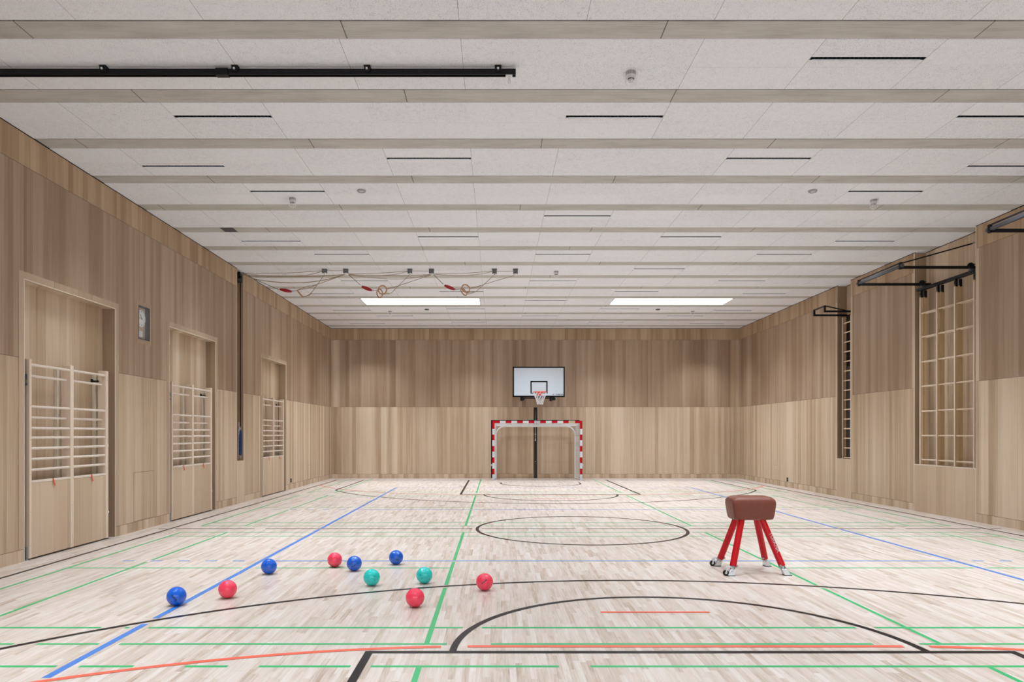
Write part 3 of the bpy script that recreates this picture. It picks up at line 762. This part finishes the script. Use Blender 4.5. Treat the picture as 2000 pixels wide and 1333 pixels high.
s1 = ring_set('small wooden trapeze bar tied up on ropes under the ceiling, nearest the left wall', (634, 529.3), (675.5, 529.4),
    [([BK, (560, 533.5), (630, 529.2)], .008, 'rope'), ([BK, (530, 540), (590, 539.2), (631, 530)], .008, 'rope'),
     ([BK, (505, 547), (572, 553), (630, 548), (673, 536.5)], .012, 'rope'), ([BK, (500, 540.5), (560, 541), (620, 540), (674, 536.5)], .012, 'rope'),
     ([(639, 528.8), (671, 529.4)], .007, 'rope'), ([(581, 567), (598, 560.5), (620, 555.6), (673.5, 536.5)], .009, 'rope'), ([(581, 567), (600, 563.5), (618, 557)], .008, 'rope'),
     ([(591, 580.6), (605, 575), (620, 556), (633.8, 536.5)], .009, 'rope'), ([(591, 580.6), (604, 577.2), (609, 571)], .007, 'rope')],
    [BK, (498, 546), (545, 566.4)], ((546.8, 565.5), (569.5, 570)), ((571, 569.4), (579.8, 567.4)), False)
m = MB(); A, B = at(579.8, 567.0, RY), at(591.4, 580.6, RY); m.tube([A, B], .017, 12); m.build('trapeze_bar', 'ring_wood', s1)
s1.name = 'trapeze'
s2 = ring_set('pair of wooden gymnastic rings tied up under the ceiling, left of the two pairs', (800.6, 530), (842.6, 530),
    [([(681, 535), (740, 534), (796, 529.8)], .008, 'rope'), ([(681, 536), (730, 538.5), (770, 536.5), (797, 530.5)], .008, 'rope'),
     ([(681, 537), (740, 538.6), (800, 538), (840, 536.6)], .008, 'rope'), ([(681, 537.5), (720, 542), (768, 545.5), (805, 543.5), (841, 537)], .008, 'rope'),
     ([(805, 529.6), (838, 530.2)], .007, 'rope'), ([(755.5, 563.8), (766, 561.5), (782, 557.4), (841.8, 537.2)], .008, 'rope'), ([(755.5, 565), (768, 562.8), (779, 558.6)], .008, 'rope'),
     ([(746.4, 575), (762, 573.6), (780, 557), (799.8, 537.4)], .008, 'rope'), ([(747, 573.6), (760, 573)], .010, 'rope')],
    [(681, 537), (704.4, 557.4)], ((706.8, 560), (726, 567.8)), ((726.5, 567.8), (738, 567.4)), True)
ring_at(s2, 747, 566.6, (.15, 1, .05)); ring_at(s2, 741.6, 573.4, (.62, .75, .22))
s3 = ring_set('pair of wooden gymnastic rings tied up under the ceiling, right of the two pairs', (965.8, 530.8), (1006.8, 530.8),
    [([(847, 535.5), (900, 534.4), (961, 530.4)], .008, 'rope'), ([(847, 536), (893, 538.8), (935, 536), (962, 531)], .008, 'rope'),
     ([(970, 530.2), (1002, 530.8)], .007, 'rope'), ([(918.6, 563), (930, 560.4), (944, 556.4), (1006.2, 537.8)], .008, 'rope'), ([(917.5, 564.4), (930, 562.2), (941, 557.6)], .008, 'rope'),
     ([(912, 575.6), (929, 570), (945, 556.2), (964.8, 537.8)], .008, 'rope'), ([(912, 573.2), (921, 571.6), (928, 569.8)], .010, 'rope')],
    [(847, 537), (865.8, 555.4)], ((868.2, 557.8), (888, 566)), ((888.4, 566), (897.6, 565.4)), True)
ring_at(s3, 909.8, 564.0, (.35, .72, .60)); ring_at(s3, 905.6, 570.4, (.70, .35, .62))
for s in (s2, s3): s['group'] = 'ring pairs tied up under the ceiling'
if 'group' in s1: del s1['group']

# ------------------------------------------------------------------ climbing frames on the right wall
def climb_frame():
    y0, y1 = 13.06, 14.98; xf = XR+.012
    t = thing('climbing_apparatus', (XR+.1, 14.0, .99), 'tall wooden climbing frame with three bays and black swing arms, in the large right-wall recess', 'climbing frame', 'wall climbing frames on the right wall')
    ys = [13.13, 13.685, 14.24, 14.80]
    for rw in (0, 1):
        xa = xf+rw*.085; xb = xa+.062
        for i, y in enumerate(ys):
            m = MB(); top, bot = xa-.02*(1-rw), xa
            m.box(xa, xb, y-.02, y+.02, .995, 4.50)
            m.build('post', 'ash_ladder', t, bevel=.004)
            if rw == 0:
                m = MB(); m.box(xa-.003, xa, y-.017, y+.017, .998, 4.478); m.build('edge_strip', 'ash_white', t)
            m = MB(); m.box(xa+.004, xa+.050, y-.025, y+.025, 4.48, 4.63); sl = m.build('sleeve', 'black_metal', t, bevel=.003)
            if rw == 0:
                m = MB(); m.lathe((xa+.004, y, 4.52), [(.006, -.003), (.005, 0)], 8, 'X'); m.lathe((xa+.004, y, 4.60), [(.006, -.003), (.005, 0)], 8, 'X'); m.build('bolt', 'steel', sl)
        for i in range(3):
            for z in (4.15, 3.65, 3.13, 2.62, 2.10, 1.59, 1.09):
                m = MB(); m.lathe(((xa+xb)/2, ys[i]+.01, z), [(.0155, 0), (.0155, ys[i+1]-ys[i]-.02)], 12, 'Y')
                m.build('rung', 'ash_light', t)
    m = MB(); m.bar((xf+.02, 13.075, 4.66), (xf+.02, 14.93, 4.66), .055, .05); m.bar((xf+.10, 13.12, 4.66), (xf+.10, 14.90, 4.66), .04, .04); m.build('header', 'black_metal', t, bevel=.004)
    tip = 7.55
    for y in (13.18, 14.68):
        m = MB(); m.bar((tip, y, 4.735), (XR+.16, y, 4.735), .045, .05); ar = m.build('swing_arm', 'black_metal', t, bevel=.003)
        m = MB(); m.lathe((XR-.03, y-.04, 4.76), [(.055, 0), (.06, .008), (.06, .03), (.055, .038)], 24, 'Y'); m.build('roller', 'black_plastic', ar)
        m = MB(); m.box(XR-.04, XR+.20, y-.03, y+.03, 4.68, 4.705); m.bar((XR-.04, y-.035, 4.70), (XR+.05, y-.035, 4.79), .006, .012); m.bar((XR+.05, y-.035, 4.79), (XR-.04, y-.035, 4.79), .006, .012); m.build('bracket', 'dark_steel', ar)
        m = MB(); m.box(tip-.03, tip+.01, y-.03, y+.03, 4.70, 4.83); m.build('hinge', 'black_metal', ar, bevel=.003)
    m = MB(); m.bar((tip, 13.12, 4.76), (tip, 14.76, 4.76), .055, .05); m.build('cross_bar', 'dark_steel', t, bevel=.003)
    m = MB(); m.bar((tip-.02, 13.15, 4.815), (tip-.02, 14.70, 4.815), .02, .02); m.build('pull_rod', 'black_metal', t)
    m = MB(); m.bar((tip, 13.18, 4.81), (XR+.22, 13.44, 5.26), .022, .024); m.build('strut', 'black_metal', t)
    m = MB(); m.tube([(XR+.19, 13.42, 5.245), (XR+.236, 13.44, 5.27)], .010, 8); m.build('wall_hook', 'steel', t)
    return t
cf = climb_frame()
copy_tree(cf, (0, 9.17-13.06, 0), 'black swing arms of another climbing frame, cut off at the right edge')
# narrow ladder
t = thing('climbing_ladder', (XR+.1, 18.0, .99), 'narrow wooden climbing ladder with black swing arms in the slim right-wall recess', 'climbing ladder')
xa = XR+.015
for y in (17.70, 18.13):
    m = MB(); m.box(xa, xa+.09, y-.018, y+.018, .995, 4.62); m.build('post', 'ash_ladder', t, bevel=.005)
    m = MB(); m.box(xa-.003, xa, y-.016, y+.016, 1.0, 4.60); m.build('edge_strip', 'ash_white', t)
for k in range(15):
    m = MB(); m.lathe((xa+.04, 17.71, 1.02+k*.2457), [(.016, 0), (.016, .41)], 12, 'Y'); m.build('rung', 'ash_light', t)
m = MB(); m.box(XR+.215, XR+.245, 17.70, 18.30, 1.0, 4.7); m.build('back_pad', 'black_plastic', t)
m = MB(); m.box(XR+.12, XR+.20, 17.75, 18.1, 1.0, 3.35); m.build('guide_box', 'dark_steel', t)
tip = 8.24
for y in (17.72, 18.30):
    m = MB(); m.bar((tip-.02, y, 4.70), (XR+.22, y, 4.70), .04, .045); m.bar((tip, y, 4.68), (tip, y, 4.845), .042, .045); m.build('swing_arm', 'black_metal', t, bevel=.003)
m = MB(); m.bar((tip, 17.72, 4.835), (tip, 18.30, 4.835), .03, .03); m.build('cross_bar', 'black_metal', t, bevel=.003)
m = MB(); m.bar((tip, 17.72, 4.84), (XR+.05, 17.80, 4.71), .022, .024); m.build('strut', 'black_metal', t)

# sockets and hatches -----------------------------------------------------------
for (x, sgn, y, z, lb) in ((XL, 1, 20.72, .255, 'small black wall socket low on the left wall beyond the last niche'), (XR, -1, 21.50, .235, 'small black wall socket low on the right wall near the far corner')):
    t = thing('wall_socket', (x, y, z), lb, 'socket', 'black sockets low on the walls')
    m = MB(); m.box(x, x+sgn*.010, y-.05, y+.05, z-.06, z+.06); m.build('cover', 'black_plastic', t, bevel=.003)
    m = MB(); m.lathe((x+sgn*.011, y, z), [(.028, -.002), (.028, .002)], 20, 'X'); m.build('insert', 'dark_steel', t)
for (x, sgn, y0, y1, z0, z1, lb) in ((XL, 1, 11.73, 12.42, .17, .985, 'flush oak access hatch low on the left wall under the clock'), (XL, 1, 22.6, 23.0, .17, .62, 'small flush oak hatch low on the left wall near far corner'),
                                 (XR, -1, 22.2, 22.55, .17, .64, 'small flush oak hatch low on the right wall near far corner')):
    t = thing('access_hatch', (x, (y0+y1)/2, z0), lb, 'hatch', 'flush access hatches')
    m = MB(); m.box(x, x+sgn*.0012, y0, y1, z0, z1); m.build('gap_frame', 'shadow_gap', t)
    m = MB(); m.box(x, x+sgn*.0028, y0+.004, y1-.004, z0+.004, z1-.004); m.build('door', 'oak_wall', t)

# ------------------------------------------------------------------ text helper
def text_mesh(name, body, size, mat, parent, M4, extrude=.0008):
    cu = bpy.data.curves.new(name, 'FONT'); cu.body = body; cu.size = size; cu.extrude = extrude; cu.align_x = 'CENTER'; cu.align_y = 'CENTER'; cu.offset = size*.012
    ob = bpy.data.objects.new(name, cu); C.objects.link(ob)
    dg = bpy.context.evaluated_depsgraph_get(); me = bpy.data.meshes.new_from_object(ob.evaluated_get(dg))
    bpy.data.objects.remove(ob); me.transform(M4)
    me.transform(Matrix.Translation(-Vector(parent['_org']))); me.materials.clear(); me.materials.append(M[mat])
    o = bpy.data.objects.new(name, me); C.objects.link(o); o.parent = parent; o['_org'] = parent['_org']; return o
def face_cam(x, y, z): return Matrix.Translation((x, y, z)) @ Matrix.Rotation(PI/2, 4, 'X')

# ------------------------------------------------------------------ basketball hoop
BYY = 24.45; X0, X1, Z0, Z1 = .576, 2.376, 2.90, 3.95; XC = 1.476
t = thing('basketball_hoop', (XC, YB, 2.9), 'white basketball backboard with orange ring and white net, on the back wall', 'basketball hoop')
m = MB(); m.box(X0, X1, BYY, BYY+.03, Z0, Z1); bd = m.build('backboard', 'board_white', t, bevel=.003)
m = MB(); y = BYY-.0015; e = .045
for (p, q, r, s) in ((X0, X1, Z1-e, Z1), (X0, X1, Z0, Z0+e), (X0, X0+e, Z0, Z1), (X1-e, X1, Z0, Z1)): m.box(p, q, y, BYY+.031, r, s)
m.build('border', 'board_black', bd)
m = MB(); sa, sb, sc, sd = XC-.295+.005, XC+.305, 3.02, 3.455; e = .045
for (p, q, r, s) in ((sa, sb, sd-e, sd), (sa, sb, sc, sc+e*.6), (sa, sa+e, sc, sd), (sb-e, sb, sc, sd)): m.box(p, q, y, BYY, r, s)
m.build('target_square', 'board_black', bd)
for px in (X0+.28, X1-.28):
    for pz in (Z1-.18, Z0+.20):
        m = MB(); m.lathe((px, BYY-.004, pz), [(.010, 0), (.012, .005)], 12, 'Y'); m.build('bolt', 'steel', bd)
text_mesh('maker_lettering', 'TURKNA', .066, 'ink', bd, face_cam(X1-.185, BYY-.002, Z0+.085))
m = MB(); m.add([(X1-.43, BYY-.002, Z0+.065), (X1-.395, BYY-.002, Z0+.10), (X1-.355, BYY-.002, Z0+.112), (X1-.40, BYY-.002, Z0+.072)], [(0, 1, 2, 3)]); m.build('maker_emblem', 'ink', bd)
RC = Vector((XC+.02, BYY-.375, 3.05)); RR = .232
m = MB(); m.tube([RC+Vector((RR*math.cos(k*PI/20), RR*math.sin(k*PI/20), 0)) for k in range(40)], .011, 8, close=True)
m.bar((RC.x-.05, BYY, 3.03), (RC.x-.12, RC.y+RR*.85, 3.045), .02, .03); m.bar((RC.x+.05, BYY, 3.03), (RC.x+.12, RC.y+RR*.85, 3.045), .02, .03); m.box(RC.x-.09, RC.x+.09, BYY-.012, BYY, 2.95, 3.07)
m.box(RC.x-.06, RC.x+.06, BYY-.15, BYY-.01, 3.02, 3.05)
rg = m.build('ring', 'rim_orange', t)
m = MB(); N = 12
def npt(k, l):
    rr = [RR, .205, .17, .135, .11, .10][l]; an = 2*PI*(k+(l % 2)*.5)/N
    return RC+Vector((rr*math.cos(an), rr*math.sin(an), -.015-.082*l))
for l in range(5):
    for k in range(N):
        m.tube([npt(k, l), npt(k, l+1)], .0055, 5); m.tube([npt(k, l), npt(k-1 if l % 2 == 0 else k+1, l+1)], .0055, 5)
m.build('net', 'net_white', t)
m = MB(); m.box(XC-.62, XC+.58, BYY+.03, BYY+.07, 2.845, 2.885); m.box(XC-.62, XC+.58, BYY+.03, BYY+.07, 3.70, 3.74)
for q in (-.57, .50): m.box(XC+q, XC+q+.05, BYY+.035, BYY+.075, 2.80, 3.78)
m.build('support_frame', 'black_metal', t, bevel=.003)
for q in (-.545, .525):
    m = MB(); m.bar((XC+q, BYY+.06, 2.86), (XC+q, YB, 2.86), .045, .045); m.bar((XC+q, BYY+.06, 3.72), (XC+q, YB, 3.72), .045, .045); m.bar((XC+q, BYY+.1, 3.66), (XC+q, YB-.02, 2.90), .03, .03)
    m.box(XC+q-.05, XC+q+.05, YB-.012, YB, 2.82, 3.8); m.build('support_arm', 'black_metal', t)
    m = MB(); m.box(XC+q-.07, XC+q+.05, BYY+.02, BYY+.12, 2.79, 2.86); m.lathe((XC+q, BYY+.0, 2.81), [(.03, 0), (.03, .06)], 14, 'Y'); m.build('clamp', 'black_metal', t, bevel=.003)

# height adjusting rail in the slot behind the goal ----------------------------------
t = thing('adjusting_rail', (1.437, YB+.1, 0), 'dark vertical slotted metal rail in the back wall behind the goal', 'wall rail')
m = MB(); m.box(1.372, 1.502, YB+.125, YB+.155, 0, 2.59); m.build('back_channel', 'dark_brown', t)
m = MB(); m.box(1.425, 1.447, YB+.105, YB+.125, .62, 2.56); m.build('slot', 'black_plastic', t)
m = MB(); m.tube([(1.436, YB+.095, 1.42), (1.436, YB+.095, 2.50)], .009, 8); m.build('rod', 'aluminium', t)
m = MB(); m.box(1.418, 1.454, YB+.08, YB+.11, 1.36, 1.42); m.box(1.405, 1.467, YB+.09, YB+.10, 1.60, 1.615); m.lathe((1.436, YB+.08, .61), [(.012, 0), (.012, .03)], 10, 'Y'); m.build('catch', 'aluminium', t)

# ------------------------------------------------------------------ handball goal
GY = 24.77; GX0, GX1, GH, GS = -.137, 3.023, 2.08, .08
t = thing('handball_goal', ((GX0+GX1)/2, GY, 0), 'red and white striped handball goal with white net against the back wall', 'handball goal')
def stripes(vert, x0):
    m = MB(); 
    if vert:
        zs = [0, .20, .40, .60, .80, 1.0, 1.2, 1.4, 1.6, 1.80, GH]; 
        zs = [0]+[GH-.28-.2*k for k in range(8, -1, -1)]+[GH]; 
        n = len(zs)-1
        for i in range(n): m.box(x0, x0+GS, GY, GY+GS, zs[i], zs[i+1], 0 if (n-1-i) % 2 == 0 else 1)
    else:
        W = GX1-GX0; xs = [GX0+GS]; 
        seq = [GX0+.27+.20154*k for k in range(0, 14)]
        xs = [GX0+GS]+seq+[GX1-GS]; xs = sorted(set(round(v, 4) for v in xs))
        for i in range(len(xs)-1): m.box(xs[i], xs[i+1], GY, GY+GS, GH-GS, GH, 0 if i % 2 == 0 else 1)
    return m
stripes(True, GX0).build('post', ['goal_red', 'goal_white'], t, smooth=0); stripes(True, GX1-GS).build('post', ['goal_red', 'goal_white'], t, smooth=0)
cb = stripes(False, 0).build('crossbar', ['goal_red', 'goal_white'], t, smooth=0)
text_mesh('maker_lettering', 'TURKNA', .046, 'ink', cb, face_cam(1.443, GY-.002, GH-.04))
lx = (1108/4.76-0)  # sticker
m = MB(); m.box(2.54, 2.765, GY-.003, GY, GH-.072, GH-.01); st = m.build('sticker', 'label_beige', cb)
m = MB()
for i in range(3): m.box(2.575+i*.06, 2.61+i*.06, GY-.0045, GY-.003, GH-.05, GH-.032)
m.build('print', 'dark_steel', st)
for s, xx in ((-1, GX0), (1, GX1)):
    m = MB(); m.box(xx, xx+s*.035, GY+.02, GY+.06, .52, .54); m.lathe((xx+s*.03, GY+.04, .50), [(.012, 0), (.012, .05)], 10); m.build('net_hook', 'white_paint', t)
# rear frame
RYY = 25.68; rx0, rx1, rz = 0.0, 2.865, 1.90; R_ = .32
P = [(rx0, RYY, .0), (rx0, RYY, rz-R_)]+[(rx0+R_-R_*math.cos(k*PI/16), RYY, rz-R_+R_*math.sin(k*PI/16)) for k in range(1, 8)]+[(rx0+R_, RYY, rz)]
P += [(rx1-R_, RYY, rz)]+[(rx1-R_+R_*math.sin(k*PI/16), RYY, rz-R_+R_*math.cos(k*PI/16)) for k in range(1, 8)]+[(rx1, RYY, rz-R_), (rx1, RYY, 0)]
m = MB(); m.tube(P, .026, 10); m.build('rear_frame', 'white_paint', t)
m = MB()
for fx, rx in ((GX0+.04, rx0), (GX1-.04, rx1)): m.tube([(fx, GY+GS, .02), (rx, RYY, .02)], .02, 8)
m.build('ground_bar', 'white_paint', t)
m = MB(); r = .0038
for fx, rx in ((GX0+.05, rx0), (GX1-.05, rx1)):
    for k in range(0, 33):
        z = .05+k*.06; P = []
        zr = min(z, rz-.05)
        for q in range(6):
            f_ = q/5; P.append((fx+(rx-fx)*f_, GY+GS+(RYY-GY-GS)*f_, z+(zr-z)*f_-.02*math.sin(PI*f_)))
        m.tube(P, r, 4, cap=False)
    for k in range(1, 13):
        f_ = k/13; m.tube([(fx+(rx-fx)*f_, GY+GS+(RYY-GY-GS)*f_, .03), (fx+(rx-fx)*f_, GY+GS+(RYY-GY-GS)*f_, 2.0-.1*f_)], r, 4, cap=False)
m.build('side_net', 'net_white', t)
m = MB()
for k in range(46):
    f_ = k/45; xa_, xb_ = GX0+.08+f_*(GX1-GX0-.16), rx0+.12+f_*(rx1-rx0-.24)
    zb = rz
    m.tube([(xa_, GY+GS, 2.0), ((xa_+xb_)/2, (GY+RYY)/2, 1.93), (xb_, RYY, zb)], r, 4, cap=False)
for k in range(15):
    f_ = k/14; m.tube([(GX0+.08+.1*f_, GY+GS+(RYY-GY-GS)*f_, 2.0-.1*f_-.02*math.sin(PI*f_)), (GX1-.08-.1*f_, GY+GS+(RYY-GY-GS)*f_, 2.0-.1*f_-.02*math.sin(PI*f_))], r, 4, cap=False)
m.build('roof_net', 'net_white', t)

# ------------------------------------------------------------------ vaulting buck
BX, BYc = 3.028, 8.42
t = thing('vaulting_buck', (3.02, 8.43, 0), 'brown leather vaulting buck standing on four splayed red legs', 'vaulting buck')
def body(grow=0, x0=None):
    m = MB(); nx, na = 25, 40; hx = .262; vs = []; fs = []
    zc, hz, hy = .753, .141, .178
    for i in range(nx):
        s = math.sin(PI/2*(-1+2*i/(nx-1)))
        e = (1-abs(s)**7)**.5 if abs(s) < 1 else 0      # 1 in the middle, falling to 0 at the end faces
        tt = 1-e
        for k in range(na):
            a = 2*PI*k/na; ca, sa = math.cos(a), math.sin(a)
            yy = math.copysign(abs(ca)**(.50 if sa > 0 else .30), ca); zz = math.copysign(abs(sa)**(.50 if sa > 0 else .30), sa)
            dn = (1-zz)/2
            side = 1-.12*dn**1.3; lx = hx*(1-.11*dn**1.3)
            top = .46 if zz > 0 else .10
            vs.append((BX+s*lx*(1-.02*zz*zz), BYc+yy*hy*side*(1-.24*tt), zc+zz*hz*(1-top*tt)))
    for i in range(nx-1):
        for k in range(na): fs.append((i*na+k, i*na+(k+1) % na, (i+1)*na+(k+1) % na, (i+1)*na+k))
    fs.append(tuple(range(na))[::-1]); fs.append(tuple((nx-1)*na+k for k in range(na)))
    m.add(vs, fs); return m
bo = body().build('padded_body', 'leather', t, smooth=60)
def seamloop(sx_):
    P = []; s0 = .965; tt = 1-(1-s0**7)**.5; hx, hz, hy, zc = .262, .141, .178, .753
    for k in range(48):
        a = 2*PI*k/48; ca, sa = math.cos(a), math.sin(a)
        yy = math.copysign(abs(ca)**(.50 if sa > 0 else .30), ca); zz = math.copysign(abs(sa)**(.50 if sa > 0 else .30), sa); dn = (1-zz)/2
        side = 1-.12*dn**1.3; lx = hx*(1-.11*dn**1.3); top = .46 if zz > 0 else .10
        P.append((BX+sx_*s0*lx*(1-.02*zz*zz), BYc+yy*hy*side*(1-.24*tt), zc+zz*hz*(1-top*tt)))
    return P
for s in (-1, 1):
    m = MB(); m.tube(seamloop(s), .0028, 6, close=True); m.build('piping', 'leather_seam', bo)
LEGS = [(-1, -1, (2.705, 8.13)), (1, -1, (3.345, 8.15)), (-1, 1, (2.735, 8.73)), (1, 1, (3.335, 8.72))]
for sx_, sy_, (fx, fy) in LEGS:
    top = Vector((BX-.015+sx_*.115, BYc+sy_*.085, .640)); foot = Vector((fx, fy, 0)); d = (foot-top)
    hem = top+d*.845
    m = MB(); m.tube([top, hem], .038, 40); lg = m.build('leg', 'leg_red', t)
    m = MB(); m.tube([hem, hem+d.normalized()*.035], .030, 16); m.build('inner_tube', 'steel', lg)
    kx = d.normalized()
    # wedge shaped foot
    m = MB(); c = hem+kx*.03; w0, w1 = .028, .042
    m.add([(c.x-w0, c.y-w0, c.z), (c.x+w0, c.y-w0, c.z), (c.x+w0, c.y+w0, c.z), (c.x-w0, c.y+w0, c.z),
           (fx-w1+sx_*.01, fy-w1, .006), (fx+w1+sx_*.01, fy-w1, .006), (fx+w1+sx_*.01, fy+w1, .006), (fx-w1+sx_*.01, fy+w1, .006)],
          [(0, 1, 2, 3), (7, 6, 5, 4), (0, 4, 5, 1), (1, 5, 6, 2), (2, 6, 7, 3), (3, 7, 4, 0)])
    ft = m.build('foot', 'aluminium', lg, bevel=.006)
    m = MB(); m.box(fx-w1+sx_*.01, fx+w1+sx_*.01, fy-w1, fy+w1, 0, .007); m.build('rubber_sole', 'rubber', lg)
    m = MB(); m.lathe((hem.x+.035*sx_*-1, hem.y-.045, hem.z+.01), [(.008, -.01), (.012, 0), (.012, .02)], 10, 'Y'); m.build('clamp_screw', 'steel', lg)
    if sx_ < 0:
        wc = Vector((fx-.066, fy-.012, .034))
        m = MB(); m.lathe((wc.x, wc.y-.012, wc.z), [(.030, 0), (.034, .005), (.034, .019), (.030, .024)], 24, 'Y'); cw = m.build('castor_wheel', 'rubber', lg)
        m = MB(); m.lathe((wc.x, wc.y-.014, wc.z), [(.013, 0), (.013, .028)], 16, 'Y'); m.build('castor_hub', 'aluminium', lg)
        m = MB()
        for s in (-.024, .024): m.tube([(wc.x, wc.y+s, wc.z), (wc.x+.002, wc.y+s, wc.z+.035), (wc.x+.018, wc.y+s, wc.z+.062), (wc.x+.05, wc.y+s*.8, wc.z+.072), (c.x, wc.y+s*.6, c.z-.005)], .009, 8)
        m.tube([(wc.x+.002, wc.y-.02, wc.z+.038), (wc.x+.002, wc.y+.02, wc.z+.038)], .006, 8)
        m.build('castor_arm', 'aluminium', lg)
    if sx_ > 0 and sy_ < 0:
        ax = d.normalized(); nrm = Vector((.42, -1, .2)); nrm = (nrm-ax*nrm.dot(ax)).normalized(); up = nrm.cross(ax)
        ctr = top+d*.445
        me_M = Matrix(((ax.x, up.x, nrm.x, 0), (ax.y, up.y, nrm.y, 0), (ax.z, up.z, nrm.z, 0), (0, 0, 0, 1)))
        tx = text_mesh('maker_lettering', 'TURKNA', .060, 'white_paint', lg, Matrix.Identity(4), extrude=.0004)
        # wrap the letters round the tube
        org = Vector(lg['_org'])
        bq = bmesh.new(); bq.from_mesh(tx.data); bmesh.ops.triangulate(bq, faces=bq.faces)
        for _ in range(2): bmesh.ops.subdivide_edges(bq, edges=bq.edges, cuts=2, use_grid_fill=True)
        bmesh.ops.triangulate(bq, faces=bq.faces); bq.to_mesh(tx.data); bq.free()
        for v in tx.data.vertices:
            p = v.co+org; al = (p.x)*1.0; th = p.y/.038; 
            q = ctr+ax*al+(nrm*math.cos(th)+up*math.sin(th))*(.0392)
            v.co = q-org

# ------------------------------------------------------------------ balls
R = .089
balls = [(344.8, 1165.2, 'blue', 'glossy blue ball on the blue line, nearest the left wall'),
         (444.6, 1151.5, 'red', 'leftmost red ball, right of the nearest blue ball'),
         (525.4, 1107, 'blue', 'blue ball touching the blue line, farther back than the leftmost red ball'),
         (653.9, 1094.1, 'red', 'farthest red ball, just left of a blue ball'),
         (692, 1101.1, 'blue', 'blue ball close beside the farthest red ball'),
         (773.6, 1089.2, 'blue', 'blue ball farthest back, on its own behind the two teal balls'),
         (726, 1128.4, 'teal', 'left one of the two teal balls'),
         (828.9, 1124.2, 'teal', 'right one of the two teal balls'),
         (810.7, 1168, 'red', 'red ball nearest the camera, in front of the right teal ball'),
         (946.5, 1137.2, 'red', 'rightmost red ball with black print, on the black arc line')]
MARK = {0: [(-.02, -.015, -50, .07)], 4: [(-.012, -.035, 35, .06)], 5: [(.02, -.035, -8, .04)], 9: [(-.005, .0, 38, .07)],
        6: 'dots1', 7: 'dots2', 3: [], 2: [(.0, .055, 5, .02)]}
for i, (px, py, col, lb) in enumerate(balls):
    Y = F*(HC-R)/(py-VY); X = (px-VX)*Y/F
    t = thing('gym_ball', (X, Y, 0), lb, 'ball', 'gym balls lying on the floor')
    m = MB(); c = Vector((X, Y, R)); n = 24; prof = [(max(R*math.sin(PI*k/n), 1e-4), -R*math.cos(PI*k/n)) for k in range(n+1)]
    m.lathe(c, prof, 40); sh = m.build('shell', 'ball_'+col, t, smooth=60)
    mk = MARK.get(i, [])
    view = (Vector((0, 0, HC))-c).normalized(); rt = Vector((0, 0, 1)).cross(view).normalized(); up = view.cross(rt)
    def on(u, v, k=1.004):
        u, v = u/R, v/R; w_ = math.sqrt(max(0, 1-u*u-v*v)); return c+(rt*u+up*v+view*w_)*R*k
    if isinstance(mk, str):
        m = MB()
        for (u, v) in ([(.03, .008), (.032, -.03)] if mk == 'dots1' else [(-.045, .002), (-.028, -.03), (.05, -.045)]):
            P = [on(u+.0045*math.cos(q*PI/5), v+.0045*math.sin(q*PI/5)) for q in range(10)]; m.add(P, [tuple(range(10))])
        m.build('valve_mark', 'ink', t)
    elif mk:
        m = MB()
        for (u, v, an, ln) in mk:
            an = math.radians(an); ca, sa = math.cos(an), math.sin(an); nn = 9
            for q in range(nn):
                s0 = (-.5+q/nn)*ln; s1 = s0+ln/nn*.72; hh = .0055 if q < nn-1 else .009
                m.add([on(u+s0*ca+hh*sa, v+s0*sa-hh*ca), on(u+s1*ca+hh*sa, v+s1*sa-hh*ca), on(u+s1*ca-hh*sa, v+s1*sa+hh*ca), on(u+s0*ca-hh*sa, v+s0*sa+hh*ca)], [(0, 1, 2, 3)])
        m.build('printed_mark', 'ink', t)

for o in bpy.data.objects:
    if '_org' in o.keys(): del o['_org']
